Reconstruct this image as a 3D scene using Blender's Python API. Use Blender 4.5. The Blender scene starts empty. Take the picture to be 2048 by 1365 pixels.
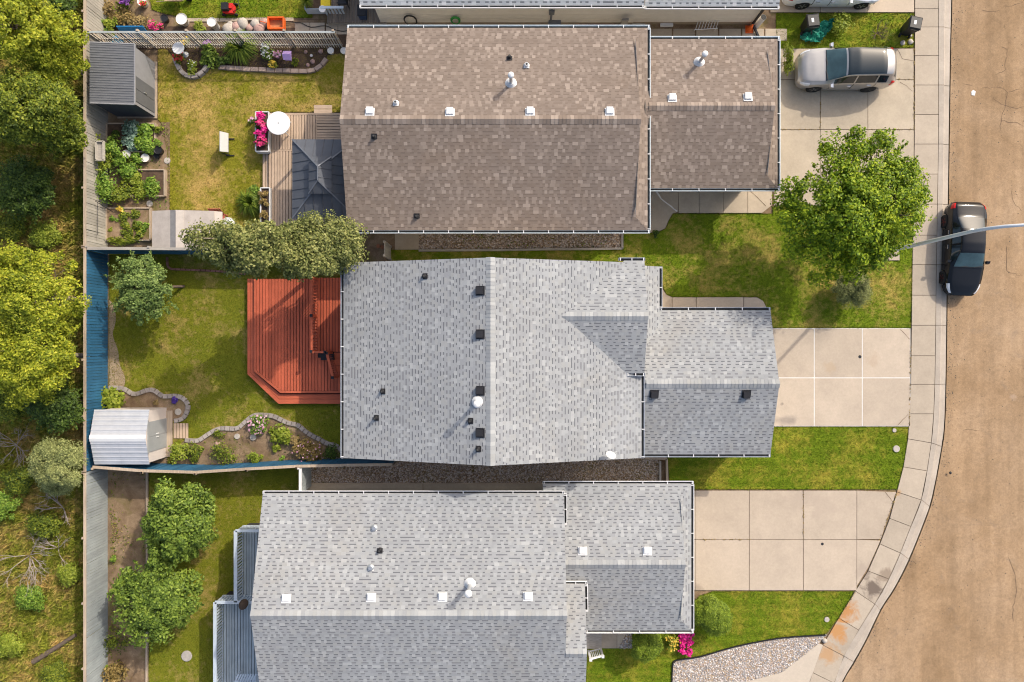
import bpy, math, random
import numpy as np
from mathutils import Vector, Matrix
random.seed(7); rng = np.random.default_rng(11)
SC = bpy.context.scene
COL = SC.collection
H = 34.125; F = 1365.0          # drone height in metres, focal length in photo pixels
EXPOSURE = 0.62
# ---------------------------------------------------------------- camera, sky, sun
cam_d = bpy.data.cameras.new('drone_camera'); cam_d.sensor_width = 36; cam_d.lens = 24.0
cam_d.clip_end = 2000; cam_d.clip_start = 0.1
cam = bpy.data.objects.new('drone_camera', cam_d); COL.objects.link(cam)
cam.location = (0, 0, H); cam.rotation_euler = (0, 0, 0); SC.camera = cam
SH = (-0.88, -0.95)             # how far a shadow runs over level ground for each metre of height
hl = math.hypot(*SH); SUN_EL = math.atan2(1, hl); SUN_AZ = math.atan2(-SH[0], -SH[1])
world = bpy.data.worlds.new('World'); SC.world = world; world.use_nodes = True
wn = world.node_tree.nodes; wl = world.node_tree.links
bg = wn['Background']; sky = wn.new('ShaderNodeTexSky'); sky.sky_type = 'NISHITA'
sky.sun_disc = False; sky.sun_elevation = SUN_EL; sky.sun_rotation = SUN_AZ
sky.air_density = 1.0; sky.dust_density = 4.5; sky.ozone_density = 0.8
wl.new(sky.outputs[0], bg.inputs[0]); bg.inputs[1].default_value = 0.15
sun_d = bpy.data.lights.new('sun', 'SUN'); sun_d.energy = 2.2; sun_d.angle = math.radians(0.8)
sun_d.color = (1.0, 0.92, 0.80)
sun = bpy.data.objects.new('sun', sun_d); COL.objects.link(sun)
sun.rotation_euler = Vector((SH[0], SH[1], -1)).to_track_quat('-Z', 'Y').to_euler()
SC.view_settings.view_transform = 'Standard'; SC.view_settings.look = 'None'
SC.view_settings.exposure = EXPOSURE; SC.view_settings.gamma = 1.0
SC.view_settings.use_curve_mapping = False
SC.render.engine = 'CYCLES'
SC.cycles.filter_width = 1.1; SC.cycles.max_bounces = 6; SC.cycles.diffuse_bounces = 3; SC.cycles.transparent_max_bounces = 6

# ---------------------------------------------------------------- helpers
def W(px, py, z=0.0):
    """a point of the place at height z that the photograph shows at this pixel"""
    k = (H - z) / F
    return Vector(((px - 1024) * k, (682.5 - py) * k, z))
def Wl(pts, z=0.0): return [W(a, b, z) for a, b in pts]

def tag(o, label=None, cat=None, group=None, kind=None):
    if label: o['label'] = label
    if cat: o['category'] = cat
    if group: o['group'] = group
    if kind: o['kind'] = kind
    return o
def empty(name, loc, label=None, cat=None, group=None, rz=0.0):
    o = bpy.data.objects.new(name, None); COL.objects.link(o); o.location = loc
    o.rotation_euler = (0, 0, rz); o.empty_display_size = 0.2
    return tag(o, label, cat, group)

class MB:
    """collects shapes in world coordinates and links them as one mesh object"""
    def __init__(s): s.v = []; s.f = []; s.m = []; s.sm = []
    def add(s, vs, fs, mi=0, smooth=False):
        b = len(s.v); s.v += [tuple(x) for x in vs]
        for f in fs: s.f.append(tuple(b + i for i in f)); s.m.append(mi); s.sm.append(smooth)
        return s
    def box(s, c, size, rz=0.0, mi=0, M=None):
        c = Vector(c); hx, hy, hz = size[0]/2, size[1]/2, size[2]/2
        R = M if M is not None else Matrix.Rotation(rz, 3, 'Z')
        vs = [c + R @ Vector((x*hx, y*hy, z*hz)) for z in (-1, 1) for x, y in ((-1,-1),(1,-1),(1,1),(-1,1))]
        return s.add(vs, [(3,2,1,0),(4,5,6,7),(0,1,5,4),(1,2,6,5),(2,3,7,6),(3,0,4,7)], mi)
    def beam(s, a, b, w, h, mi=0, up=(0,0,1)):
        a = Vector(a); b = Vector(b); d = (b - a); L = d.length; d.normalize()
        u = Vector(up); side = d.cross(u)
        if side.length < 1e-4: side = d.cross(Vector((1,0,0)))
        side.normalize(); u = side.cross(d)
        M = Matrix((d, side, u)).transposed()
        return s.box((a+b)/2, (L, w, h), mi=mi, M=M)
    def prism(s, poly, z0, z1, mi=0, bottom=False):
        n = len(poly); P = [Vector((p[0], p[1], 0)) for p in poly]
        ar = sum(P[i].x*P[(i+1)%n].y - P[(i+1)%n].x*P[i].y for i in range(n))
        if ar < 0: P.reverse()
        vs = [(p.x, p.y, z0) for p in P] + [(p.x, p.y, z1) for p in P]
        fs = [tuple(range(n, 2*n))] + [(i, (i+1)%n, n+(i+1)%n, n+i) for i in range(n)]
        if bottom: fs.append(tuple(reversed(range(n))))
        return s.add(vs, fs, mi)
    def sheet(s, poly, z, mi=0):
        n = len(poly); P = [(p[0], p[1], z) for p in poly]
        ar = sum(P[i][0]*P[(i+1)%n][1] - P[(i+1)%n][0]*P[i][1] for i in range(n))
        if ar < 0: P.reverse()
        return s.add(P, [tuple(range(n))], mi)
    def poly3(s, pts, mi=0): return s.add(pts, [tuple(range(len(pts)))], mi)
    def tube(s, path, r, n=8, mi=0, smooth=True, cap=True):
        path = [Vector(p) for p in path]; k = len(path)
        rs = r if isinstance(r, (list, tuple)) else [r]*k
        vs = []; t0 = None
        for i, p in enumerate(path):
            d = (path[min(i+1, k-1)] - path[max(i-1, 0)]).normalized()
            if t0 is None:
                t0 = d.cross(Vector((0,0,1)))
                if t0.length < 1e-3: t0 = d.cross(Vector((1,0,0)))
            t0 = (t0 - d * t0.dot(d)).normalized(); b = d.cross(t0)
            for j in range(n):
                a = 2*math.pi*j/n; vs.append(p + (t0*math.cos(a) + b*math.sin(a))*rs[i])
        fs = [(i*n+j, i*n+(j+1)%n, (i+1)*n+(j+1)%n, (i+1)*n+j) for i in range(k-1) for j in range(n)]
        s.add(vs, fs, mi, smooth)
        if cap:
            s.add(vs[:n], [tuple(reversed(range(n)))], mi); s.add(vs[-n:], [tuple(range(n))], mi)
        return s
    def lathe(s, c, prof, n=16, mi=0, smooth=True):
        c = Vector(c); k = len(prof)
        vs = [c + Vector((r*math.cos(2*math.pi*j/n), r*math.sin(2*math.pi*j/n), z)) for r, z in prof for j in range(n)]
        fs = [(i*n+j, i*n+(j+1)%n, (i+1)*n+(j+1)%n, (i+1)*n+j) for i in range(k-1) for j in range(n)]
        s.add(vs, fs, mi, smooth)
        s.add(vs[-n:], [tuple(range(n))], mi); s.add(vs[:n], [tuple(reversed(range(n)))], mi)
        return s
    def mesh(s, name, mats, org=(0,0,0)):
        me = bpy.data.meshes.new(name); o = Vector(org)
        me.from_pydata([(v[0]-o.x, v[1]-o.y, v[2]-o.z) for v in s.v], [], s.f)
        if not isinstance(mats, (list, tuple)): mats = [mats]
        for m in mats: me.materials.append(m)
        me.polygons.foreach_set('material_index', s.m); me.polygons.foreach_set('use_smooth', s.sm)
        me.update(); return me
    def build(s, name, mats, parent=None, org=(0,0,0), **kw):
        o = bpy.data.objects.new(name, s.mesh(name, mats, org)); COL.objects.link(o)
        if parent is not None: o.parent = parent
        return tag(o, **kw)
    def thing(s, name, mats, label, cat, group=None, org=None):
        if org is None:
            A = np.array(s.v); org = ((A[:,0].min()+A[:,0].max())/2, (A[:,1].min()+A[:,1].max())/2, A[:,2].min())
        o = s.build(name, mats, None, org); o.location = org
        return tag(o, label, cat, group)
def link(name, me, parent, loc, rot=None):
    o = bpy.data.objects.new(name, me); COL.objects.link(o); o.parent = parent; o.location = loc
    if rot is not None: o.rotation_euler = rot
    return o
def np_mesh(name, verts, faces, mats, midx=None, parent=None, org=(0,0,0), smooth=False, **kw):
    """verts Nx3, faces Mx3 or Mx4 as arrays"""
    me = bpy.data.meshes.new(name); k = faces.shape[1]
    verts = np.asarray(verts, dtype=np.float32) - np.asarray(org, dtype=np.float32)
    me.vertices.add(len(verts)); me.vertices.foreach_set('co', verts.ravel())
    me.loops.add(faces.size); me.loops.foreach_set('vertex_index', faces.astype(np.int32).ravel())
    me.polygons.add(len(faces)); me.polygons.foreach_set('loop_start', np.arange(0, faces.size, k, dtype=np.int32))
    if not isinstance(mats, (list, tuple)): mats = [mats]
    for m in mats: me.materials.append(m)
    if midx is not None: me.polygons.foreach_set('material_index', np.asarray(midx, dtype=np.int32))
    me.polygons.foreach_set('use_smooth', np.full(len(faces), smooth, dtype=bool))
    me.update(calc_edges=True)
    o = bpy.data.objects.new(name, me); COL.objects.link(o)
    if parent is not None: o.parent = parent
    return tag(o, **kw)
def spline(pts, n=6):
    """Catmull-Rom through 2-D points"""
    P = [Vector((p[0], p[1])) for p in pts]; out = []
    for i in range(len(P)-1):
        p0, p1, p2, p3 = P[max(i-1,0)], P[i], P[i+1], P[min(i+2, len(P)-1)]
        for j in range(n):
            t = j/n
            q = 0.5*((2*p1) + (p2-p0)*t + (2*p0-5*p1+4*p2-p3)*t*t + (3*p1-p0-3*p2+p3)*t**3)
            out.append((q.x, q.y))
    out.append((P[-1].x, P[-1].y)); return out
def inside(poly, X, Y):
    r = np.zeros(len(X), dtype=bool); n = len(poly); j = n-1
    for i in range(n):
        xi, yi = poly[i][0], poly[i][1]; xj, yj = poly[j][0], poly[j][1]
        c = ((yi > Y) != (yj > Y)) & (X < (xj-xi)*(Y-yi)/((yj-yi) if abs(yj-yi) > 1e-9 else 1e-9) + xi)
        r ^= c; j = i
    return r
def scatter(poly, dens, holes=()):
    A = np.array([(p[0], p[1]) for p in poly]); lo = A.min(0); hi = A.max(0)
    n = int((hi[0]-lo[0])*(hi[1]-lo[1])*dens)
    X = rng.uniform(lo[0], hi[0], n); Y = rng.uniform(lo[1], hi[1], n); m = inside(poly, X, Y)
    for h in holes: m &= ~inside(h, X, Y)
    return X[m], Y[m]

# ---------------------------------------------------------------- materials
def S(r, g, b):
    """photo-like 8 bit colour -> linear"""
    return tuple((c/255/12.92 if c/255 <= .04045 else ((c/255+.055)/1.055)**2.4) for c in (r, g, b))
class NT:
    def __init__(s, name):
        s.mat = bpy.data.materials.new(name); s.mat.use_nodes = True
        s.t = s.mat.node_tree; s.n = s.t.nodes; s.l = s.t.links; s.b = s.n['Principled BSDF']
        s.b.inputs['Specular IOR Level'].default_value = 0.3
    def pos(s):
        return s.n.new('ShaderNodeNewGeometry').outputs['Position']
    def noise(s, scale, detail=4, rough=.6, vec=None, dist=0.0):
        k = s.n.new('ShaderNodeTexNoise'); k.inputs['Scale'].default_value = scale
        k.inputs['Detail'].default_value = detail; k.inputs['Roughness'].default_value = rough
        k.inputs['Distortion'].default_value = dist
        s.l.new(vec if vec is not None else s.pos(), k.inputs['Vector']); return k.outputs['Fac']
    def ramp(s, fac, stops):
        r = s.n.new('ShaderNodeValToRGB'); s.l.new(fac, r.inputs[0]); e = r.color_ramp.elements
        while len(e) < len(stops): e.new(0.5)
        for k, (p, c) in enumerate(stops):
            e[k].position = p; e[k].color = (c[0], c[1], c[2], 1) if not isinstance(c, float) else (c, c, c, 1)
        return r.outputs[0]
    def mix(s, fac, a, b, mode='MIX'):
        m = s.n.new('ShaderNodeMixRGB'); m.blend_type = mode
        for i, x in ((0, fac), (1, a), (2, b)):
            if isinstance(x, (int, float)): m.inputs[i].default_value = x if i == 0 else (x, x, x, 1)
            elif isinstance(x, tuple): m.inputs[i].default_value = (x[0], x[1], x[2], 1)
            else: s.l.new(x, m.inputs[i])
        return m.outputs[0]
    def math(s, op, a, b=0.0):
        m = s.n.new('ShaderNodeMath'); m.operation = op
        for i, x in ((0, a), (1, b)):
            if isinstance(x, (int, float)): m.inputs[i].default_value = x
            else: s.l.new(x, m.inputs[i])
        return m.outputs[0]
    def bump(s, h, strength=.3, dist=.01):
        b = s.n.new('ShaderNodeBump'); b.inputs['Strength'].default_value = strength
        b.inputs['Distance'].default_value = dist; s.l.new(h, b.inputs['Height'])
        s.l.new(b.outputs[0], s.b.inputs['Normal'])
    def out(s, col, rough=.8, metal=0.0, spec=None):
        if isinstance(col, tuple): s.b.inputs['Base Color'].default_value = (*col, 1)
        else: s.l.new(col, s.b.inputs['Base Color'])
        s.b.inputs['Roughness'].default_value = rough; s.b.inputs['Metallic'].default_value = metal
        if spec is not None: s.b.inputs['Specular IOR Level'].default_value = spec
        return s.mat
def plain(name, col, rough=.7, metal=0.0, var=.12, scale=3.0, bump=0.0, objrand=0.0, fine=0.0, spec=None):
    """a surface colour with soft wear, and its own shade for each piece if objrand is set"""
    t = NT(name); c = col
    if var: c = t.mix(1.0, c, t.ramp(t.noise(scale, 5, .65), [(.25, 1-var), (.75, 1+var)]), 'MULTIPLY')
    if fine: c = t.mix(1.0, c, t.ramp(t.noise(60, 2, .6), [(.3, 1-fine), (.7, 1+fine)]), 'MULTIPLY')
    if objrand:
        oi = t.n.new('ShaderNodeObjectInfo')
        c = t.mix(1.0, c, t.ramp(oi.outputs['Random'], [(0, 1-objrand), (1, 1+objrand)]), 'MULTIPLY')
    if bump: t.bump(t.noise(40, 3), bump)
    return t.out(c, rough, metal, spec)
def wood(name, col, rough=.75, objrand=.15, axis='x', var=.25):
    t = NT(name); m = t.n.new('ShaderNodeMapping'); g = t.n.new('ShaderNodeTexCoord')
    t.l.new(g.outputs['Object'], m.inputs[0])
    m.inputs['Scale'].default_value = {'x': (1.2, 25, 25), 'y': (25, 1.2, 25), 'z': (25, 25, 1.2)}[axis]
    oi = t.n.new('ShaderNodeObjectInfo')
    gr = t.noise(1.0, 4, .6, m.outputs[0])
    c = t.mix(1.0, col, t.ramp(gr, [(.3, 1-var), (.7, 1+var*.6)]), 'MULTIPLY')
    c = t.mix(1.0, c, t.ramp(t.noise(.9, 3), [(.3, .82), (.7, 1.12)]), 'MULTIPLY')
    c = t.mix(1.0, c, t.ramp(oi.outputs['Random'], [(0, 1-objrand), (1, 1+objrand)]), 'MULTIPLY')
    t.bump(gr, .2, .004)
    return t.out(c, rough)
def lawn_mat(name, greens, tan, tan_lo, tan_hi, stripes=False, island=True, tscale=.55):
    t = NT(name)
    c = t.mix(t.ramp(t.noise(1.1, 5, .7), [(.32, 0.0), (.68, 1.0)]), greens[0], greens[1])
    c = t.mix(t.ramp(t.noise(6.0, 4, .7), [(.35, 0.0), (.75, .55)]), c, greens[2])
    tn = t.mix(.45, t.noise(tscale, 4, .6), t.noise(3.2, 4, .75))
    c = t.mix(t.ramp(tn, [(tan_lo, 0.0), (tan_hi, 1.0)]), c, tan)
    if stripes:
        w = t.n.new('ShaderNodeTexWave'); w.wave_type = 'BANDS'; w.bands_direction = 'Y'
        w.inputs['Scale'].default_value = .62; w.inputs['Distortion'].default_value = 2.5
        w.inputs['Detail'].default_value = 1; t.l.new(t.pos(), w.inputs['Vector'])
        c = t.mix(1.0, c, t.ramp(w.outputs['Fac'], [(.05, .92), (.5, 1.0), (.96, 1.03), (1.0, 1.16)]), 'MULTIPLY')
    c = t.mix(1.0, c, t.ramp(t.noise(24, 3, .7), [(.3, .62), (.7, 1.3)]), 'MULTIPLY')
    if island:
        g = t.n.new('ShaderNodeNewGeometry')
        c = t.mix(1.0, c, t.ramp(g.outputs['Random Per Island'], [(0, .7), (1, 1.35)]), 'MULTIPLY')
    t.bump(t.noise(70, 3), .35, .012)
    return t.out(c, .9, spec=.1)
def leaf_mat(name, dark, mid, light, trans=.3, scale=.8):
    t = NT(name); g = t.n.new('ShaderNodeNewGeometry')
    f = t.math('ADD', t.math('MULTIPLY', g.outputs['Random Per Island'], .6), t.math('MULTIPLY', t.noise(scale, 3), .45))
    c = t.ramp(f, [(.15, dark), (.5, mid), (.92, light)])
    t.out(c, .55, spec=.25)
    tr = t.n.new('ShaderNodeBsdfTranslucent'); t.l.new(c, tr.inputs[0])
    mx = t.n.new('ShaderNodeMixShader'); mx.inputs[0].default_value = trans
    t.l.new(t.b.outputs[0], mx.inputs[1]); t.l.new(tr.outputs[0], mx.inputs[2])
    t.l.new(mx.outputs[0], t.n['Material Output'].inputs[0]); return t.mat
def concrete(name, col, var=.1, stain=None, objrand=.09):
    t = NT(name)
    c = t.mix(1.0, col, t.ramp(t.noise(.7, 6, .7), [(.3, 1-var), (.7, 1+var)]), 'MULTIPLY')
    c = t.mix(1.0, c, t.ramp(t.noise(9, 5, .7), [(.3, .94), (.7, 1.05)]), 'MULTIPLY')
    c = t.mix(1.0, c, t.ramp(t.noise(80, 2, .6), [(.3, .93), (.7, 1.06)]), 'MULTIPLY')
    oi = t.n.new('ShaderNodeObjectInfo')
    c = t.mix(1.0, c, t.ramp(oi.outputs['Random'], [(0, 1-objrand), (1, 1+objrand)]), 'MULTIPLY')
    c = t.mix(t.ramp(t.noise(.45, 5, .7, dist=.6), [(.62, 0.0), (.78, .35)]), c, (col[0]*.55, col[1]*.55, col[2]*.55))
    if stain:
        m = t.n.new('ShaderNodeVectorMath'); m.operation = 'DISTANCE'; t.l.new(t.pos(), m.inputs[0])
        for (p, rad, sc, amt) in stain:
            m = t.n.new('ShaderNodeVectorMath'); m.operation = 'DISTANCE'; t.l.new(t.pos(), m.inputs[0])
            m.inputs[1].default_value = p
            d = t.math('DIVIDE', m.outputs['Value'], rad)
            d = t.math('ADD', d, t.math('MULTIPLY', t.noise(1.6, 4, .7, dist=.8), 1.1))
            c = t.mix(t.ramp(d, [(.75, amt), (1.35, 0.0)]), c, sc)
    t.bump(t.noise(90, 3), .15, .004)
    return t.out(c, .85, spec=.2)
M = {}
CONC = (.47, .385, .29)
M['soil'] = plain('dark_soil', (.085, .055, .036), .95, var=.4, scale=4, bump=.6, fine=.35)
M['dirt'] = plain('dry_dirt', (.22, .155, .10), .95, var=.3, scale=2, bump=.5, fine=.3)
def dirt_mat():
    t = NT('dry_mixed_dirt')
    c = t.ramp(t.noise(1.3, 6, .7, dist=.5), [(.28, (.13,.085,.05)), (.5, (.23,.16,.10)), (.72, (.34,.25,.16))])
    c = t.mix(t.ramp(t.noise(.6, 5, .75, dist=.8), [(.52, 0.0), (.66, .7)]), c, (.13,.12,.03))
    c = t.mix(1.0, c, t.ramp(t.noise(35, 4, .8), [(.3, .65), (.7, 1.3)]), 'MULTIPLY'); t.bump(t.noise(45, 4, .7), .6, .015); return t.out(c, .95, spec=.1)
M['dirt'] = dirt_mat()
M['sand'] = plain('pale_dirt', (.36, .27, .18), .95, var=.25, scale=2, bump=.4, fine=.25)
M['white_paint'] = plain('white_paint', (.70, .70, .69), .45, var=.05)
M['white_vinyl'] = plain('white_vinyl', (.62, .62, .61), .5, var=.05)
M['cream'] = plain('cream_siding', (.70, .66, .58), .6, var=.06)
M['navy'] = plain('navy_trim', (.035, .06, .12), .5, var=.1)
M['bluewhite'] = plain('pale_blue_trim', (.55, .62, .66), .45, var=.06)
M['grime'] = plain('gutter_grime', (.05, .05, .048), .9, var=.4, scale=5)  # near-black: dirt in gutters and road grit, painted shade under decks and in holes
M['black_metal'] = plain('black_metal', (.02, .02, .023), .45, var=.2)
M['black_plastic'] = plain('black_plastic', (.018, .018, .02), .5, var=.25, scale=6)
M['dark_metal'] = plain('charcoal_metal', (.095,.103,.12), .6, 0.0, var=.15, scale=1.5)
M['grey_metal'] = plain('grey_metal', (.16, .17, .19), .45, .2, var=.12)
M['galv'] = plain('galvanised_steel', (.55, .57, .58), .35, .7, var=.1)
M['concrete'] = concrete('driveway_concrete', CONC)
M['foundation'] = plain('foundation_concrete', (.30, .24, .17), .9, var=.15)
M['rust'] = plain('rust', (.25, .09, .04), .9)
# ---------------------------------------------------------------- ground, road, kerb, pavement
INNER = [(1829,-60),(1829,25),(1829,99),(1828,298),(1824,528),(1823,600),(1821,755),(1817,852),(1810,915),(1794,980),(1777,1043),(1758,1091),(1734,1145),(1712,1179),(1676,1237),(1646,1288),(1618,1365),(1600,1430)]
MID = [(1877,-60),(1876,25),(1876,99),(1876,273),(1872,528),(1871,600),(1869,755),(1865,852),(1858,910),(1843,995),(1818,1060),(1799,1108),(1775,1162),(1750,1206),(1716,1261),(1688,1310),(1668,1365),(1650,1430)]
EDGE = [(1905,-60),(1904,25),(1902,99),(1899,298),(1896,528),(1895,600),(1893,755),(1890,852),(1883,905),(1867,990),(1853,1036),(1819,1121),(1790,1178),(1763,1220),(1733,1282),(1707,1329),(1686,1365),(1664,1430)]
tag(MB().sheet([(-250,-250),(250,-250),(250,250),(-250,250)], -.4).build('ground', M['dirt']), kind='structure')
yg = [(-120,120),(-120,-120)] + [(p.x, p.y) for p in Wl(spline(MID, 4)[::-1])]
yg[2:2] = [(yg[2][0], -120)]; yg.append((yg[-1][0], 120))
tag(MB().sheet(yg, -.025).build('yard_ground', M['dirt']), kind='structure')

def road_mat():
    t = NT('worn_tan_asphalt')
    c = t.ramp(t.noise(.22, 6, .65, dist=.4), [(.3, (.27,.175,.095)), (.5, (.345,.232,.135)), (.72, (.40,.28,.175))])
    m = t.n.new('ShaderNodeMapping'); t.l.new(t.pos(), m.inputs[0]); m.inputs['Scale'].default_value = (1.4, .13, 1)
    c = t.mix(1.0, c, t.ramp(t.noise(1.0, 4, .6, m.outputs[0]), [(.3, .80), (.7, 1.12)]), 'MULTIPLY')
    c = t.mix(1.0, c, t.ramp(t.noise(7, 5, .75), [(.3, .86), (.7, 1.1)]), 'MULTIPLY')
    c = t.mix(1.0, c, t.ramp(t.noise(38, 4, .8), [(.3, .72), (.72, 1.24)]), 'MULTIPLY')
    c = t.mix(t.ramp(t.noise(.8, 5, .75, dist=1.2), [(.57, 0.0), (.74, .5)]), c, (.21,.16,.12))
    c = t.mix(t.ramp(t.noise(2.8, 4, .8), [(.70, 0.0), (.75, .7)]), c, (.13,.10,.08))
    c = t.mix(t.ramp(t.noise(.35, 4, .7, dist=.5), [(.68, 0.0), (.82, .6)]), c, (.5,.40,.33))
    c = t.mix(1.0, c, t.ramp(t.noise(2.1, 5, .75, dist=.6), [(.28, .84), (.72, 1.13)]), 'MULTIPLY')
    t.bump(t.noise(70, 3, .7), .35, .008); return t.out(c, .9, spec=.15)
M['road'] = road_mat()
re_ = [(p.x, p.y) for p in Wl(spline(EDGE, 4), -.12)]
rp = [(120, re_[0][1])] + re_ + [(120, re_[-1][1])]
road = tag(MB().sheet([(120,120),(re_[0][0],120)] + re_ + [(re_[-1][0],-120),(120,-120)], -.12).build('road', M['road']), kind='structure')
M['crack'] = plain('crack_dark', (.14, .092, .058), .95, var=.3)
def crack(pts, w=.02):
    q = [W(a, b, -.115) for a, b in pts]; P = []
    for i in range(len(q)-1):
        n = max(2, int((q[i+1]-q[i]).length/.18))
        for j in range(n): P.append(q[i].lerp(q[i+1], j/n) + Vector((random.uniform(-.05,.05), random.uniform(-.05,.05), 0)))
    P.append(q[-1]); b = MB(); L = []; R = []
    for i, p in enumerate(P):
        d = (P[min(i+1,len(P)-1)] - P[max(i-1,0)]).normalized(); s = Vector((-d.y, d.x, 0))
        ww = w*random.uniform(.25,.8)*(1 if 0 < i < len(P)-1 else .2); L.append(p+s*ww); R.append(p-s*ww)
    n = len(P); b.add(L+R, [(n+i, n+i+1, i+1, i) for i in range(n-1)])
    b.build('crack', M['crack'], road)
for c in ([(2004,11),(2024,12),(2047,5)], [(1962,22),(1985,22),(2000,21)], [(2009,47),(2012,60)], [(2001,94),(2014,99),(2010,139),(1991,151)],
          [(1962,178),(2001,174),(2016,184),(2011,211),(2001,241),(2001,262)], [(1984,195),(2004,208),(2034,216),(2048,214)],
          [(2001,242),(2036,246),(2047,253)], [(2016,184),(2040,180)], [(2023,380),(2029,411),(2043,423)],
          [(2013,490),(2012,544),(2045,552)], [(1925,168),(1945,172)], [(2017,1113),(2029,1145),(2034,1189),(2026,1213),(2027,1245)],
          [(1978,1141),(1986,1151)], [(2006,440),(2004,449)], [(1925,860),(1960,862)]):
    crack(c)
RUSTY = [(tuple(W(1690,1222)), 1.5, (.42,.19,.055), .85), (tuple(W(1672,1262)), 1.5, (.44,.21,.065), .85), (tuple(W(1655,1305)), 1.4, (.42,.22,.08), .65),
         (tuple(W(1745,1180)), 1.3, (.13,.10,.08), .9), (tuple(W(1768,1150)), .9, (.22,.165,.12), .7), (tuple(W(1795,985)), .5, (.38,.22,.09), .7), (tuple(W(1730,1145)), .6, (.2,.16,.13), .7)]
M['pave'] = concrete('pavement_concrete', (.405,.34,.265), .1, RUSTY, .06)
M['gutter_pan'] = concrete('gutter_concrete', (.40,.345,.285), .16, RUSTY[:4], .05)
side = tag(MB().sheet([p[:2] for p in Wl(INNER)] + [p[:2] for p in Wl(MID)[::-1]], -.02).build('pavement', M['crack']), kind='structure')
JI = [-40,18,55,112,171,230,289,349,409,471,530,591,651,712,769,828,878,934,984,1037,1088,1142,1182,1236,1290,1345,1400]
JM = [-40,18,55,112,171,230,289,349,409,471,530,591,651,712,769,828,886,942,1000,1053,1106,1158,1208,1260,1312,1366,1425]
def at_y(poly, y):
    for a, b in zip(poly[:-1], poly[1:]):
        if a[1] <= y <= b[1]: t = (y-a[1])/(b[1]-a[1]); return (a[0]+(b[0]-a[0])*t, y)
    return poly[-1]
SI, SM, SE = spline(INNER, 8), spline(MID, 8), spline(EDGE, 8)
def slab(poly, z0, z1, mat, parent, gap=.012, name='slab'):
    P = [Vector((p[0], p[1])) for p in poly]; c = sum(P, Vector((0,0)))/len(P)
    Q = []
    for p in P:
        d = p-c; Q.append(p - d.normalized()*gap*1.4)
    return MB().prism(Q, z0, z1).build(name, mat, parent)
for i in range(len(JI)-1):
    a, b = at_y(SI, JI[i]), at_y(SI, JI[i+1]); c, d = at_y(SM, JM[i+1]), at_y(SM, JM[i])
    slab([W(*a)[:2], W(*b)[:2], W(*c)[:2], W(*d)[:2]], -.05, .03, M['pave'], side)
JE = []
for i in range(0, len(JM), 2):
    j = min(i+2, len(JM)-1)
    if i == j: break
    b = MB(); n = 6
    ys = [JM[i] + (JM[j]-JM[i])*k/n for k in range(n+1)]
    sl = 1.03 if JM[i] > 880 else 1.0
    prof = [(0.0,.03),(.42,.03),(.55,-.06),(1.0,-.105),(1.0,-.16)]
    rows = []
    for k, y in enumerate(ys):
        m_ = Vector(W(*at_y(SM, y))); e_ = Vector(W(*at_y(SE, y + (14 if y > 980 else (8 if y > 880 else 0)))))
        yo = .012 if k == 0 else (-.012 if k == n else 0)
        rows.append([Vector((m_.x+.012+(e_.x-m_.x)*t, m_.y+(e_.y-m_.y)*t - yo, z)) for t, z in prof])
    vs = [v for r in rows for v in r]; q = len(prof)
    b.add(vs, [(k*q+t, (k+1)*q+t, (k+1)*q+t+1, k*q+t+1) for k in range(n) for t in range(q-1)])
    b.build('kerb_stone', M['gutter_pan'], side)
# driveways: one slab each
SEAL = plain('white_joint_sealant', (.66,.64,.6), .6, var=.1)
MOSS = plain('joint_moss', (.09,.085,.035), .95, var=.5, scale=8)
def driveway(name, xs, ys, joint, extra=(), mat=None, skip=()):
    mat = mat or M['concrete']
    x0, x1, y0, y1 = xs[0]-2, xs[-1], ys[0], ys[-1]
    gp = .024 if joint is SEAL else .014
    r = MB().sheet([p[:2] for p in Wl([(x0,y0),(x1,y0),(x1,y1),(x0,y1)])], .024 if joint is SEAL else .0).build(name, joint); tag(r, kind='structure')
    for i in range(len(xs)-1):
        for j in range(len(ys)-1):
            if (i, j) in skip: continue
            slab([W(a, b)[:2] for a, b in ((xs[i],ys[j]),(xs[i],ys[j+1]),(xs[i+1],ys[j+1]),(xs[i+1],ys[j]))], -.02, .03, mat, r, gp)
    for e in extra: slab([W(a, b)[:2] for a, b in e], -.02, .03, mat, r, .014)
    return r
STN = [(tuple(W(1600,1000)), 2.2, (.36,.295,.235), .45), (tuple(W(1650,1010)), 2.0, (.38,.31,.245), .4), (tuple(W(1722,1140)), 1.0, (.32,.26,.21), .5), (tuple(W(1395,1178)), .7, (.25,.2,.16), .5)]
STN2 = [(tuple(W(1564,808)), .25, (.2,.17,.14), .7), (tuple(W(1660,735)), .8, (.42,.31,.2), .4), (tuple(W(1745,720)), .9, (.4,.3,.21), .4)]
M['conc_low'] = concrete('driveway_concrete_stained', (.435,.36,.28), .1, STN)
M['conc_mid'] = concrete('driveway_concrete_clean', (.445,.37,.29), .1, STN2)
M['conc_top'] = concrete('driveway_concrete_grey', (.41,.345,.26), .14)
M['conc_pale'] = concrete('pale_new_concrete', (.54,.465,.375), .06)
driveway('driveway_upper', [1548,1640,1735,1827], [98,160,260,412], M['crack'], mat=M['conc_top'])
driveway('driveway_middle', [1536,1628,1724,1820], [657,756,853], SEAL, mat=M['conc_mid'])
driveway('driveway_lower', [1372,1391,1498,1606,1713], [981,1079,1181], M['crack'], mat=M['conc_low'],
         extra=[[(1713,981),(1713,1079),(1761,1079),(1792,984)], [(1713,1079),(1713,1172),(1736,1135),(1760,1081)]])
driveway('driveway_top', [1540,1640,1735,1828], [-140,-60,26], M['crack'], mat=M['concrete'])
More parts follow.
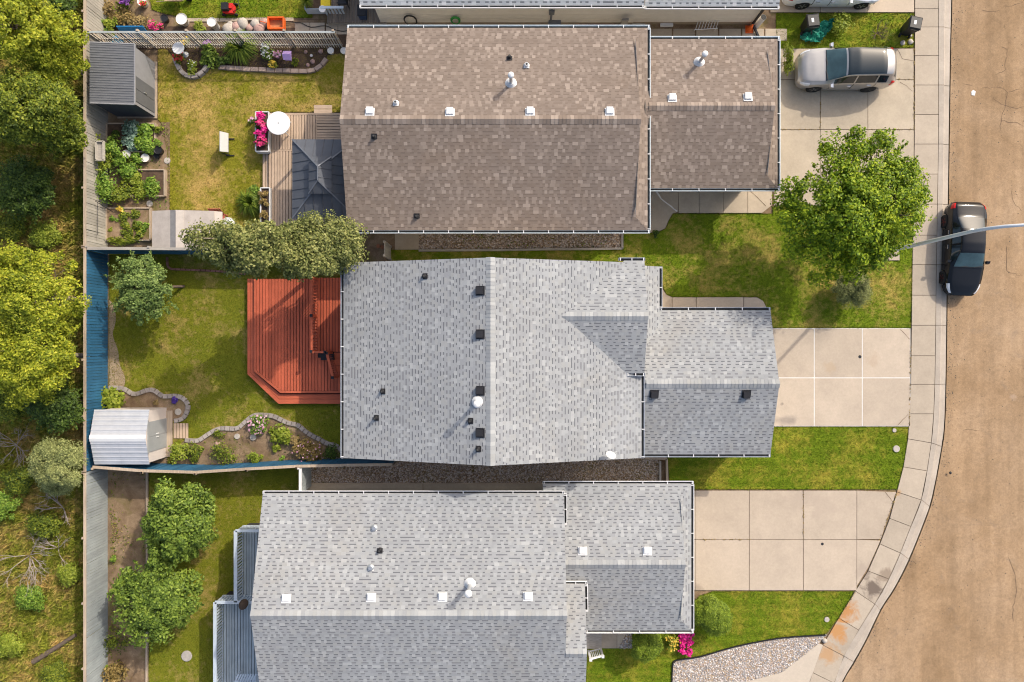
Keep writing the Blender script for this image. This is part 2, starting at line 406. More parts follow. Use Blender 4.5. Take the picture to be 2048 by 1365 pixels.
tag(MB().prism([p[:2] for p in Wl([(1637,1287),(1645,1290),(1618,1364),(1600,1425),(1380,1425),(1478,1367),(1562,1345)])], -.02, .035).build('driveway_corner', M['conc_pale']), kind='structure')
# concrete pads and walks
def pad(name, polys, mat, z=.03):
    r = MB().sheet([p[:2] for p in Wl([(min(a for q in polys for a, _ in q)+3, min(b for q in polys for _, b in q)+3), (max(a for q in polys for a, _ in q)-3, min(b for q in polys for _, b in q)+3), (max(a for q in polys for a, _ in q)-3, min(b for q in polys for _, b in q)+4), (min(a for q in polys for a, _ in q)+3, min(b for q in polys for _, b in q)+4)])], -.01).build(name, M['crack'])
    tag(r, kind='structure')
    for q in polys: slab([W(a, b)[:2] for a, b in q], -.02, z, mat, r, .012)
    return r
M['conc_damp'] = concrete('walk_concrete', (.42,.35,.265), .14)
M['conc_walk'] = concrete('front_walk_concrete', (.46,.38,.295), .08)
pad('walk_brown_house', [[(1290,368),(1357,368),(1357,424),(1345,428),(1337,442),(1330,458),(1312,466),(1290,466)], [(1357,368),(1398,368),(1398,427),(1357,427)],
    [(1398,368),(1447,368),(1447,427),(1398,427)], [(1447,368),(1495,368),(1495,427),(1447,427)], [(1495,368),(1545,368),(1543,412),(1524,427),(1495,427)]], M['conc_damp'])
pad('walk_middle_house', [[(1300,555),(1322,566),(1326,580),(1333,590),(1344,595),(1344,625),(1300,625)], [(1344,595),(1392,595),(1392,625),(1344,625)],
    [(1392,595),(1487,595),(1487,625),(1392,625)], [(1487,595),(1514,595),(1526,602),(1532,614),(1533,625),(1487,625)]], M['conc_walk'])
pad('walk_side_lower', [[(608,966),(846,966),(846,990),(608,990)], [(846,966),(1090,966),(1090,990),(846,990)]], M['conc_damp'])
pad('walk_lower_porch', [[(1196,1258),(1234,1258),(1234,1297),(1196,1297)], [(1234,1258),(1258,1258),(1236,1297),(1234,1297)]], M['conc_damp'])
tag(MB().prism([p[:2] for p in Wl([(790,464),(838,464),(838,500),(790,500)])], -.02, .02).build('side_pad', M['conc_damp']), kind='structure')
pad('walk_top_yard', [[(590,46),(620,46),(620,68),(590,68)], [(620,46),(650,46),(650,68),(620,68)], [(652,48),(676,48),(676,70),(652,70)], [(676,48),(705,48),(705,70),(676,70)],
    [(372,37),(440,37),(440,44),(372,44)], [(440,37),(520,36),(520,43),(440,44)], [(520,36),(588,36),(588,43),(520,43)]], M['conc_damp'], .02)
pad('walk_top_side', [[(1300+i*46,58),(1344+i*46,58),(1344+i*46,82),(1300+i*46,82)] for i in range(6)], M['conc_damp'], .01)

# ---------------------------------------------------------------- lawns and gravel
G_LUSH = ((.125,.185,.010), (.085,.145,.008), (.19,.225,.014))
G_SHADY = ((.075,.12,.014), (.045,.085,.010), (.11,.14,.018))
TAN = (.33,.225,.085)
LM = {'lush': lawn_mat('mown_lawn', G_LUSH, (.34,.28,.04), .47, .68, True),
      'front': lawn_mat('front_lawn', G_LUSH, (.40,.30,.08), .46, .64),
      'dry': lawn_mat('dry_lawn', ((.20,.195,.018), (.155,.17,.012), (.26,.215,.022)), (.43,.30,.095), .45, .62),
      'mid': lawn_mat('back_lawn', ((.17,.18,.016), (.105,.135,.010), (.22,.205,.022)), (.40,.28,.10), .50, .68),
      'wild': lawn_mat('wild_grass', ((.17,.19,.020), (.10,.15,.014), (.27,.25,.035)), (.44,.29,.10), .46, .62)}
def grass(name, poly_px, key, dens=330, h=.045, w=.013, holes=(), label=None, sheet_z=.0, lean=.6):
    P = [p[:2] for p in Wl(poly_px)]
    g = tag(MB().sheet(P, sheet_z).build(name, LM[key]), kind='structure')
    X, Y = scatter(P, dens, [[p[:2] for p in Wl(q)] for q in holes]); n = len(X)
    for q0, q1 in zip(P, P[1:]+P[:1]):      # ragged fringe along the edges
        L = math.hypot(q1[0]-q0[0], q1[1]-q0[1])
        if L > 30: continue
        m = int(L*90); tt = rng.uniform(0,1,m); X = np.r_[X, q0[0]+(q1[0]-q0[0])*tt+rng.normal(0,.022,m)]; Y = np.r_[Y, q0[1]+(q1[1]-q0[1])*tt+rng.normal(0,.022,m)]
    n = len(X); a = rng.uniform(0, 2*np.pi, n); ww = w*rng.uniform(.6,1.5,n); hh = h*rng.uniform(.5,1.4,n)
    la = rng.uniform(0, 2*np.pi, n); ll = hh*lean*rng.uniform(.3,1.6,n)
    V = np.zeros((n,3,3)); V[:,0] = np.c_[X-np.cos(a)*ww, Y-np.sin(a)*ww, np.full(n, sheet_z)]
    V[:,1] = np.c_[X+np.cos(a)*ww, Y+np.sin(a)*ww, np.full(n, sheet_z)]
    V[:,2] = np.c_[X+np.cos(la)*ll, Y+np.sin(la)*ll, sheet_z+hh]
    np_mesh('grass', V.reshape(-1,3), np.arange(3*n).reshape(-1,3), LM[key], label=label, cat='grass', kind='stuff')
grass('lawn_top_front', [(1552,27),(1827,27),(1827,96),(1580,98),(1552,98)], 'lush', 700, label='small front lawn beside the wheeled bins')
grass('lawn_front_upper', [(1245,462),(1300,466),(1314,466),(1331,458),(1338,442),(1346,428),(1545,428),(1545,414),(1828,412),(1824,528),(1823,600),(1821,656),(1535,656),(1535,622),(1530,608),(1515,594),(1345,594),(1333,590),(1322,566),(1290,555),(1290,530),(780,530),(780,500),(1245,500)], 'front', 620, label='front lawn under the big street tree')
grass('lawn_front_middle', [(1334,905),(1535,905),(1535,854),(1817,854),(1810,915),(1794,979),(1340,979)], 'lush', 700, label='striped mown lawn between two driveways')
grass('lawn_front_lower', [(1172,1296),(1258,1296),(1258,1255),(1375,1255),(1375,1215),(1400,1192),(1425,1183),(1708,1183),(1676,1237),(1652,1268),(1560,1275),(1470,1292),(1400,1312),(1352,1319),(1343,1330),(1342,1395),(1172,1395)], 'lush', 700, label='front lawn with clipped round shrubs')
grass('lawn_back_upper', [(316,96),(700,96),(700,225),(536,225),(536,455),(440,455),(430,422),(340,420),(336,300),(322,245),(316,240)], 'dry', 620, label='patchy yellowed back lawn with a tilted white panel')
BED1 = [(217,776),(247,777),(265,788),(276,788),(297,780),(312,782),(326,793),(350,792),(366,796),(377,809),(376,822),(366,838),(349,842),(335,842),(335,930),(217,930)]
BED2 = [(346,900),(371,880),(394,882),(405,877),(426,863),(442,857),(460,857),(476,857),(488,847),(506,832),(521,830),(546,832),(563,840),(579,847),(596,850),(609,861),(622,870),(642,880),(656,888),(672,891),(684,901),(690,930),(346,930)]
grass('lawn_back_middle', [(219,508),(700,508),(700,930),(219,930)], 'mid', 620, .05, holes=[BED1, BED2], label='shaded back lawn round the red deck')
grass('lawn_back_lower', [(298,935),(604,930),(604,992),(540,992),(540,1395),(298,1395)], 'mid', 620, label='back lawn beside the grey deck')
grass('lawn_back_top', [(288,-60),(625,-60),(625,36),(420,38),(372,36),(330,28),(305,20),(300,0)], 'lush', 700, label='bright green lawn strip with the red mower')
grass('wild_meadow', [(-140,-70),(200,-70),(200,1430),(-140,1430)], 'wild', 190, .22, .04, label='long wild grass behind the rear fences', lean=1.0)
GRAV = [plain('gravel_%d' % i, c, .9, var=.25, scale=20) for i, c in enumerate([(.42,.35,.30),(.29,.24,.20),(.56,.50,.45),(.22,.17,.135),(.48,.37,.27)])]
GRAVP = [plain('pale_gravel_%d' % i, c, .9, var=.25, scale=20) for i, c in enumerate([(.48,.44,.42),(.34,.32,.31),(.62,.58,.55),(.40,.32,.27),(.26,.25,.25)])]
def gravel(name, poly_px, mats, dens, s, label, holes=()):
    P = [p[:2] for p in Wl(poly_px)]; tag(MB().sheet(P, .008).build(name, M['dirt' if mats is GRAV else 'sand']), kind='structure')
    X, Y = scatter(P, dens, [[p[:2] for p in Wl(q)] for q in holes]); n = len(X)
    r = s*rng.uniform(.5,1.5,n); base = np.array([[1,0,0],[.2,1,0],[-1,.3,0],[-.1,-1,0],[0,0,.75]])
    ang = rng.uniform(0, 6.28, n); jit = rng.uniform(.7,1.3,(n,5,1)); V = base[None]*jit
    c, s_ = np.cos(ang)[:,None], np.sin(ang)[:,None]
    VX = (V[:,:,0]*c - V[:,:,1]*s_)*r[:,None] + X[:,None]; VY = (V[:,:,0]*s_ + V[:,:,1]*c)*r[:,None] + Y[:,None]
    VZ = V[:,:,2]*r[:,None] + .009
    f = np.array([[0,1,4],[1,2,4],[2,3,4],[3,0,4]]); FF = (np.arange(n)[:,None,None]*5 + f[None]).reshape(-1,3)
    np_mesh('gravel', np.stack([VX,VY,VZ],-1).reshape(-1,3), FF, mats, np.repeat(rng.integers(0,len(mats),n),4), label=label, cat='gravel', kind='stuff')
gravel('gravel_bed_lower', [(622,915),(1320,915),(1320,967),(622,967)], GRAV, 480, .035, 'brown gravel strip between the two grey roofed houses')
gravel('gravel_bed_upper', [(838,455),(1243,455),(1243,497),(838,502)], GRAV, 420, .04, 'gravel strip beside the brown roofed house')
gravel('gravel_bed_corner', [(1652,1270),(1560,1277),(1470,1294),(1400,1314),(1354,1321),(1345,1332),(1344,1395),(1380,1395),(1475,1369),(1562,1347),(1636,1289)], GRAVP, 480, .036, 'pale decorative gravel by the lower pavement')
gravel('gravel_bed_porch', [(1236,1297),(1258,1262),(1264,1262),(1264,1297)], GRAVP, 400, .036, 'small gravel patch beside the lower porch')

def slab_crack(parent, pts, mat=None, w=.016):
    q = [W(a, b, .036) for a, b in pts]; P = []
    for i in range(len(q)-1):
        n = max(2, int((q[i+1]-q[i]).length/.15))
        for j in range(n): P.append(q[i].lerp(q[i+1], j/n) + Vector((random.uniform(-.015,.015), random.uniform(-.015,.015), 0)))
    P.append(q[-1]); L = []; R = []
    for i, p in enumerate(P):
        d = (P[min(i+1,len(P)-1)] - P[max(i-1,0)]).normalized(); sd = Vector((-d.y, d.x, 0)); ww = w*random.uniform(.4,1); L.append(p+sd*ww); R.append(p-sd*ww)
    n = len(P); MB().add(L+R, [(n+i, n+i+1, i+1, i) for i in range(n-1)]).build('crack', mat or M['crack'], parent)
O = bpy.data.objects
slab_crack(O['driveway_middle'], [(1800,659),(1810,668),(1819,679)]); slab_crack(O['driveway_middle'], [(1795,851),(1806,840),(1816,829)])
slab_crack(O['driveway_lower'], [(1770,985),(1780,996),(1787,1006)]); slab_crack(O['driveway_upper'], [(1800,165),(1812,172),(1825,183)])
slab_crack(O['walk_brown_house'], [(1497,380),(1515,395),(1532,413)]); slab_crack(O['walk_brown_house'], [(1310,380),(1322,398),(1336,408),(1354,423)], SEAL, .05); slab_crack(O['driveway_upper'], [(1795,100),(1805,118),(1826,122)])
# ---------------------------------------------------------------- houses
def shades(name, cols, var=.08):
    out = []
    for i, c in enumerate(cols):
        t = NT('%s_%d' % (name, i))
        k = t.mix(1.0, c, t.ramp(t.noise(.35, 5, .7, dist=.5), [(.25, .86), (.75, 1.10)]), 'MULTIPLY')
        k = t.mix(t.ramp(t.noise(.22, 5, .7, dist=.8), [(.52, 0.0), (.72, .32)]), k, t.mix(1.0, c, (.98,.88,.76), 'MULTIPLY'))
        k = t.mix(1.0, k, t.ramp(t.noise(45, 3, .7), [(.3, 1-var), (.7, 1+var)]), 'MULTIPLY')
        t.bump(t.noise(120, 2), .3, .004); out.append(t.out(k, .9, spec=.15))
    return out
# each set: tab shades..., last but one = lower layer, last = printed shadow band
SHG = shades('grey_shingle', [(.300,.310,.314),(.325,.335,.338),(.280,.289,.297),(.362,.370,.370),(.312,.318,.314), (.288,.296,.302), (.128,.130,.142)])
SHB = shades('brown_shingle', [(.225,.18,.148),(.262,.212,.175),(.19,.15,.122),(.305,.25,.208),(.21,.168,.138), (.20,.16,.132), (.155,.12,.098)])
EXPO = .146
WID = [.12,.15,.18,.21,.24]
class Roof:
    """lays courses of shingles on planes; the nearest 300 become objects, the rest one joined part"""
    def __init__(s, root, org, mats, dash):
        s.root = root; s.org = Vector(org); s.mats = mats; s.dash = dash
        s.tabs = []; s.V = []; s.Fc = []; s.Mi = []; s.cache = {}
    def plane(s, pts, vmax=None, name='roof', thick=.12, fascia=None, tabs=True):
        P = [Vector(p) for p in pts]
        n = Vector((0,0,0))
        for i in range(len(P)): n += (P[i]-P[0]).cross(P[(i+1)%len(P)]-P[0])
        n.normalize()
        if n.z < 0: n = -n
        u = Vector((P[1]-P[0])); u.z = 0; u.normalize(); v = n.cross(u)
        if v.z < 0: u = -u; v = n.cross(u)
        o = P[0]; Q = [((p-o).dot(u), (p-o).dot(v)) for p in P]
        # deck sheet with fascia
        b = MB(); k = len(P); dn = Vector((0,0,-thick)); PP = P if (sum(Q[i][0]*Q[(i+1)%k][1]-Q[(i+1)%k][0]*Q[i][1] for i in range(k)) > 0) else P[::-1]
        b.add(PP + [p+dn for p in PP], [tuple(range(k))], 0)
        b.add(PP + [p+dn for p in PP], [tuple(reversed(range(k,2*k)))] + [(i, k+i, k+(i+1)%k, (i+1)%k) for i in range(k)], 1)
        deck = b.build(name, [s.mats[-2], fascia or M['white_vinyl']], s.root, s.org)
        s.deck = deck
        if not tabs: return (o, u, v, n)
        vtop = max(q[1] for q in Q); top = vtop if vmax is None else min(vmax, vtop)
        def spans(y):
            xs = []
            for i in range(k):
                (x0,y0),(x1,y1) = Q[i], Q[(i+1)%k]
                if (y0 <= y) != (y1 <= y): xs.append(x0 + (y-y0)/(y1-y0)*(x1-x0))
            xs.sort(); return list(zip(xs[::2], xs[1::2]))
        row = 0; y = 0.0; nm = len(s.mats)
        while y < top - .03:
            y1 = min(y+EXPO, top); A, B = spans(y+.002), spans(y1-.002)
            if len(A) != len(B): A = B = spans((y+y1)/2)
            for (a0,a1),(b0,b1) in zip(A, B):
                x = min(a0,b0) - random.uniform(0,.3); hi = max(a1,b1); tooth = random.random() < .5
                while x < hi:
                    w = random.choice(WID) * (1.0 if tooth else .8); xe = x+w
                    l0, l1 = max(x,a0), max(x,b0); r0, r1 = min(xe,a1), min(xe,b1)
                    if r0-l0 > .012 or r1-l1 > .012:
                        r0 = max(r0,l0); r1 = max(r1,l1)
                        full = l0 == x and l1 == x and r0 == xe and r1 == xe and y1-y > EXPO*.95
                        if tooth:
                            mi = random.choices(range(nm-2), [3,3,2.4,1.2,3][:nm-2])[0]
                            s.tabs.append((o,u,v,n,l0,l1,r0,r1,y,y1,.008,mi, full, round(w,2)))
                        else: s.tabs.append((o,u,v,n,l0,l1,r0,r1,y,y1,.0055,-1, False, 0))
                    x = xe; tooth = not tooth if random.random() < .86 else tooth
            y += EXPO; row += 1
        return (o, u, v, n)
    def emit(s, o,u,v,n,l0,l1,r0,r1,y,y1,h,mi,full,w):
        c = lambda a, b, z: o + u*a + v*b + n*z
        nm = len(s.mats); t = .004; y2 = y1+.012
        if mi >= 0:
            base = len(s.V)
            s.V += [c(l0,y,.002), c(r0,y,.002), c(r0,y,h), c(l0,y,h), c(r1,y2,t), c(l1,y2,t), c(r1,y2,.001), c(l1,y2,.001)]
            for f in ((0,1,2,3),(3,2,4,5),(1,6,4,2),(7,0,3,5)): s.Fc.append([base+i for i in f]); s.Mi.append(mi)
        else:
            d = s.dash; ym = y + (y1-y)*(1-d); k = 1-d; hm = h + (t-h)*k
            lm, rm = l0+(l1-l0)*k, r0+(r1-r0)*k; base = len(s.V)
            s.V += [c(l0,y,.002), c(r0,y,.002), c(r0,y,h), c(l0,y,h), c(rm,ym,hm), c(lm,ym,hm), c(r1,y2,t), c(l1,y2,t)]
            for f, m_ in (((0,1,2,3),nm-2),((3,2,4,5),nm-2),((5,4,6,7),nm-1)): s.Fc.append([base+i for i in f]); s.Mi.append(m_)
    def finish(s, limit=300, roof=None):
        full = [k for k, t in enumerate(s.tabs) if t[12]]
        cm = Vector((0,0,H))
        def dist(k):
            o,u,v,n,l0,l1,r0,r1,y,y1 = s.tabs[k][:10]; return (o + u*(l0+r0)/2 + v*y - cm).length - (r0-l0)*3
        def seen(k):
            o,u,v,n,l0,l1,r0,r1,y,y1 = s.tabs[k][:10]; p = o + u*(l0+r0)/2 + v*y
            q = p*(F/(H-p.z)); return abs(p.x*F/(H-p.z)) < 1015 and abs(p.y*F/(H-p.z)) < 675
        full = sorted([k for k in full if seen(k)], key=dist)[:limit]; pick = set(full)
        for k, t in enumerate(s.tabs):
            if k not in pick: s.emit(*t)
        for k in full:
            o,u,v,n,l0,l1,r0,r1,y,y1,h,mi,_,w = s.tabs[k]; key = (w, mi)
            if key not in s.cache:
                b = MB(); e = EXPO+.012
                b.add([(0,0,.002),(w,0,.002),(w,0,h),(0,0,h),(w,e,.004),(0,e,.004),(w,e,.001),(0,e,.001)],
                      [(0,1,2,3),(3,2,4,5),(1,6,4,2),(7,0,3,5),(7,6,1,0),(5,4,6,7)])
                s.cache[key] = b.mesh('shingle', s.mats[mi])
            R = Matrix((u,v,n)).transposed()
            link('shingle', s.cache[key], roof or s.root, o + u*l0 + v*y - s.org, R.to_euler())
        np_mesh('shingle_field', np.array([tuple(p) for p in s.V]), np.array(s.Fc), s.mats, s.Mi, roof or s.root, s.org, kind='stuff')
    def ridge(s, a, b, n1, n2, step=.165, half=.2):
        """folded cap shingles along a ridge from a to b; n1, n2 the slopes' downhill directions"""
        a = Vector(a); b = Vector(b); d = (b-a); L = d.length; d.normalize(); k = int(L/step)
        ms = []
        for mi in range(len(s.mats)-2):
            m = MB(); t = .03; e = step+.02
            top = [Vector((0,0,.05)), Vector((e,0,.04))]
            A = [Vector(n1)*half + Vector((0,0,t)), Vector(n2)*half + Vector((0,0,t))]
            D = d
            p = [D*0+Vector((0,0,.055)), D*e+Vector((0,0,.042))]
            q1 = [A[0], D*e + A[0] - Vector((0,0,.012))]; q2 = [A[1], D*e + A[1] - Vector((0,0,.012))]
            lo = Vector((0,0,-.03))
            m.add([p[0],p[1],q1[0],q1[1],q2[0],q2[1], q1[0]+lo,q1[1]+lo,q2[0]+lo,q2[1]+lo,p[0]+lo],
                  [(0,2,3,1),(0,1,5,4),(2,6,7,3),(4,5,9,8),(0,10,6,2),(0,4,8,10)])
            ms.append(m.mesh('ridge_cap', s.mats[mi]))
        for i in range(k):
            link('ridge_cap', random.choice(ms), s.root, a + d*(i*L/k) - s.org)
def gutter(root, org, a, b, out, trim, w=.115):
    a = Vector(a); b = Vector(b); o = Vector((out[0], out[1], 0)); d = (b-a).normalized()
    g = MB(); g.beam(a+o*w+Vector((0,0,-.045)), b+o*w+Vector((0,0,-.045)), .018, .11)
    g.beam(a+o*(w+.006)+Vector((0,0,.008)), b+o*(w+.006)+Vector((0,0,.008)), .026, .012)
    for p in (a, b): g.box(p+o*w*.5+Vector((0,0,-.045)), (.02,.02,.1) , rz=0) if False else g.beam(p+Vector((0,0,-.045)), p+o*w+Vector((0,0,-.045)), .02, .108)
    G = g.build('gutter', trim, root, org)
    t = MB(); t.beam(a+o*w*.5+Vector((0,0,-.095)), b+o*w*.5+Vector((0,0,-.095)), w, .012); t.build('trough', M['grime'], G, org)
    hg = MB(); L = (b-a).length; k = max(2, int(L/1.1))
    for i in range(k+1):
        p = a + d*(.06 + (L-.12)*i/k); hg.beam(p+Vector((0,0,.02)), p+o*(w+.012)+Vector((0,0,.02)), .035, .012)
    hg.build('hangers', M['white_paint'], G, org, kind='stuff')
def ray(px, py, pl):
    """where the photo's line of sight through this pixel meets a roof plane"""
    o, u, v, n = pl; C = Vector((0,0,H)); d = W(px,py,0) - C; return C + d*((o-C).dot(n)/d.dot(n))
def box_vent(root, org, px, py, pl, mat, s=.30):
    p = ray(px, py, pl); o,u,v,n = pl; R = Matrix((u,v,n)).transposed()
    b = MB(); b.box(p+n*.03+v*.03, (s*1.35,s*1.25,.012), M=R); r = b.build('roof_vent', mat, root, org)
    h = MB(); q = s/2
    vs = [p + u*x*q + v*y*q + n*z for x,y,z in ((-1,-1,.04),(1,-1,.04),(1,1,.04),(-1,1,.04))] + [p + u*x*q*.94 + v*y*q*.94 + n*z for x,y,z in ((-1,-1,.17),(1,-1,.17),(1,1,.10),(-1,1,.10))]
    h.add(vs, [(4,5,6,7),(0,1,5,4),(1,2,6,5),(2,3,7,6),(3,0,4,7)]); h.build('hood', mat, r, org)
def pipe_vent(root, org, px, py, pl, mat, r=.055, h=.22, hole=True, flash=None):
    p = ray(px, py, pl); o,u,v,n = pl; R = Matrix((u,v,n)).transposed()
    f = MB(); f.box(p+n*.028+v*.04, (.25,.22,.012), M=R); a = f.build('pipe_flashing', flash or mat, root, org)
    t = MB(); t.lathe(p, [(r*1.9,.0),(r*1.5,.09),(r,.1),(r,h)], 12); t.build('vent_pipe', mat, a, org)
    if hole: t = MB(); t.lathe(p+Vector((0,0,h)), [(r*.7,0),(r*.7,.004)], 10); t.build('pipe_mouth', M['grime'], a, org)  # flat dark disc paints the shade inside the pipe
def flue(root, org, px, py, pl, mat, h=.95, r=.075):
    p = ray(px, py, pl); o,u,v,n = pl; R = Matrix((u,v,n)).transposed()
    f = MB(); f.lathe(p+n*.02, [(.26,0),(.24,.02),(.12,.14),(.11,.16)], 16); a = f.build('flue_flashing', mat, root, org)
    t = MB(); t.lathe(p, [(r,0),(r,h-.1)], 14); t.build('flue_pipe', M['galv'], a, org)
    t = MB(); t.lathe(p+Vector((0,0,h-.12)), [(r*1.1,0),(r*1.75,.03),(r*1.75,.12),(r*1.2,.16),(.01,.18)], 16); t.build('flue_cap', M['white_paint'], a, org)
def walls(root, org, rects, mat):
    for (x0,x1,y0,y1,z) in rects:
        MB().prism([(x0,y0),(x1,y0),(x1,y1),(x0,y1)], .32, z).build('wall', mat, root, org)
        MB().prism([(x0+.02,y0+.02),(x1-.02,y0+.02),(x1-.02,y1-.02),(x0+.02,y1-.02)], -.02, .33).build('foundation', M['foundation'], root, org)
def garage_door(root, org, x, y0, y1, mat):
    d = MB().box((x, (y0+y1)/2, 1.1), (.05, y1-y0, 2.1)).build('garage_door', mat, root, org)
    for k in range(4): MB().box((x+.03, (y0+y1)/2, .35+k*.53), (.02, y1-y0-.06, .49)).build('door_panel', mat, d, org)

# --- brown roofed house (upper)
org = (-.6, 9.5, 0); h1 = empty('house', org, 'house with brown shingle roof and white box vents, uppermost whole house', 'house', 'houses along the street')
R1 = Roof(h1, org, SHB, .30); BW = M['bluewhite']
xL, xG, xS, ze, zr, yN, yS = -7.36, 5.5, 6.06, 3.6, 4.95, 14.0, 4.95; yr = (yN+yS)/2; sl = (zr-ze)/(yN-yr)
pN = R1.plane([(xS,yN,ze),(xL,yN,ze),(xL,yr,zr),(xG,yr,zr),(xG,yN-.56,ze+.56*sl)], fascia=BW); rf = R1.deck
pS = R1.plane([(xL,yS,ze),(xS,yS,ze),(xG,yS+.56,ze+.56*sl),(xG,yr,zr),(xL,yr,zr)], fascia=BW)
R1.plane([(xS,yS,ze),(xS,yN,ze),(xG,yN-.56,ze+.56*sl),(xG,yS+.56,ze+.56*sl)], name='skirt_roof', fascia=BW)
MB().poly3([(xG-.03,yS+.5,ze+.3),(xG-.03,yN-.5,ze+.3),(xG-.03,yr,zr-.08)]).build('gable', M['cream'], h1, org)
R1.ridge((xL,yr,zr), (xG,yr,zr), (0,.95,-.33), (0,-.95,-.33))
gx, gS, gN, gz = 11.7, 7.03, 13.9, 2.7; gy = (gS+gN)/2; gs = .30; gr = gz + (gN-gy)*gs; gS2 = 12.22
qN = R1.plane([(gS2,gN,gz),(5.95,gN,gz),(5.95,gy,gr),(gx,gy,gr),(gx,gN-.52,gz+.52*gs)], name='garage_roof', fascia=BW)
qS = R1.plane([(5.95,gS,gz),(gS2,gS,gz),(gx,gS+.52,gz+.52*gs),(gx,gy,gr),(5.95,gy,gr)], name='garage_roof', fascia=BW)
R1.plane([(gS2,gS,gz),(gS2,gN,gz),(gx,gN-.52,gz+.52*gs),(gx,gS+.52,gz+.52*gs)], name='skirt_roof', fascia=BW)
MB().poly3([(gx-.03,gS+.5,gz+.25),(gx-.03,gN-.5,gz+.25),(gx-.03,gy,gr-.08)]).build('gable', M['cream'], h1, org)
R1.ridge((6.1,gy,gr), (gx,gy,gr), (0,.95,-.33), (0,-.95,-.33))
R1.finish(roof=rf)
walls(h1, org, [(xL+.35,5.45,yS+.62,yN-.6,ze+.1), (5.4,gx-.15,gS+.5,gN-.5,gz+.05)], M['cream'])
garage_door(h1, org, gx-.12, 7.9, 12.9, M['white_vinyl'])
for a, b, o in (((xL,yN,ze),(xS+.1,yN,ze),(0,1)), ((xL,yS,ze),(xS+.1,yS,ze),(0,-1)), ((xS,yS,ze),(xS,yN,ze),(1,0)),
                ((6.1,gN,gz),(gS2+.1,gN,gz),(0,1)), ((6.1,gS,gz),(gS2+.1,gS,gz),(0,-1)), ((gS2,gS,gz),(gS2,gN,gz),(1,0))):
    gutter(h1, org, a, b, o, BW)
for x, y in ((740,224),(900,225),(1060,224),(1219,224)): box_vent(h1, org, x, y, pN, M['white_vinyl'])
for x, y in ((1344,197),(1495,195)): box_vent(h1, org, x, y, qN, M['white_vinyl'])
for x, y in ((792,207),(1053,132)): pipe_vent(h1, org, x, y, pN, M['white_vinyl'], .075, .2)
pipe_vent(h1, org, 1019, 116, pN, M['black_plastic'])
pipe_vent(h1, org, 749, 275, pS, M['black_plastic']); pipe_vent(h1, org, 834, 434, pS, M['black_plastic'])
flue(h1, org, 1022, 168, pN, M['white_vinyl'], 1.0); flue(h1, org, 1398, 126, qN, M['white_vinyl'], 1.0)

M['slate_trim'] = plain('slate_gutter', (.28,.31,.36), .5, var=.12)
# --- middle house, light grey roof with navy gutters
org = (-.9, -.9, 0); h2 = empty('house', org, 'middle house with light grey shingle roof, black vents and red deck behind', 'house', 'houses along the street')
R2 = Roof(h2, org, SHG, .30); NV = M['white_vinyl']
xe0, xe1, xr, y0, y1, ze, zr = -7.53, 5.79, -.9, -5.23, 3.5, 3.6, 5.5
ms = (zr-ze)/(xe1-xr); msw = (zr-ze)/(xr-xe0)
pW = R2.plane([(xe0,y1,ze),(xe0,y0,ze),(xr,y0,zr),(xr,y1,zr)], fascia=NV); rf = R2.deck
zx = lambda x: zr - (x-xr)*ms
xv = xr + (zr-3.8)/ms; xp = xr + (zr-4.6)/ms
pE = R2.plane([(xe1,y0,ze),(xe1,-1.43,ze),(xv,-1.43,3.8),(xp,1.07,4.6),(xv,3.5,3.8),(xv-.05,3.5,zx(xv-.05)),(xr,3.5,zr),(xr,y0,zr)], fascia=NV)
R2.plane([(5.88,3.57,3.8),(xv-.1,3.57,3.8),(xp-.06,1.07,4.612),(5.88,1.07,4.612)], name='entry_roof', fascia=NV)
R2.plane([(xv-.1,-1.43,3.8),(5.88,-1.43,3.8),(5.88,1.07,4.612),(xp-.06,1.07,4.612)], name='entry_roof', fascia=NV)
R2.ridge((xr,y0,zr), (xr,y1,zr), (-.95,0,-.31), (.95,0,-.31))
R2.ridge((xp-.1,1.07,4.612), (5.88,1.07,4.612), (0,.95,-.33), (0,-.95,-.33))
MB().poly3([(5.8,-1.3,3.7),(5.8,3.4,3.7),(5.8,1.07,4.53)]).build('gable', M['cream'], h2, org)
for yy in (y0+.04, y1-.04): MB().poly3([(xe0+.4,yy,ze),(xe1-.4,yy,ze),(xr,yy,zr-.12)]).build('gable', M['cream'], h2, org)
gx, gS, gN, gz, gy = 11.95, -5.24, 1.42, 2.55, -1.91; gr = gz + (gN-gy)*.32
R2.plane([(6.78,3.42,2.74),(6.78,-.6,2.74),(5.7,-.6,3.3),(5.7,3.42,3.3)][::-1] and [(6.78,-.6,2.74),(6.78,3.42,2.74),(5.7,3.42,3.3),(5.7,-.6,3.3)], name='porch_roof', fascia=NV)
qN = R2.plane([(gx,gN,gz),(5.95,gN,gz),(5.95,gy,gr),(gx,gy,gr)], name='garage_roof', fascia=NV)
qS = R2.plane([(5.95,gS,gz),(gx,gS,gz),(gx,gy,gr),(5.95,gy,gr)], name='garage_roof', fascia=NV)
R2.ridge((6.0,gy,gr), (gx,gy,gr), (0,.95,-.3), (0,-.95,-.3))
R2.finish(roof=rf)
MB().poly3([(gx-.25,gS+.4,gz),(gx-.25,gN-.4,gz),(gx-.25,gy,gr-.12)]).build('gable', M['cream'], h2, org)
walls(h2, org, [(xe0+.5,5.4,y0+.15,y1-.15,ze+.05), (5.35,gx-.3,gS+.35,gN-.45,gz+.05), (5.35,5.7,-1.2,3.3,3.7)], M['cream'])
garage_door(h2, org, gx-.27, -4.4, .5, M['white_vinyl'])
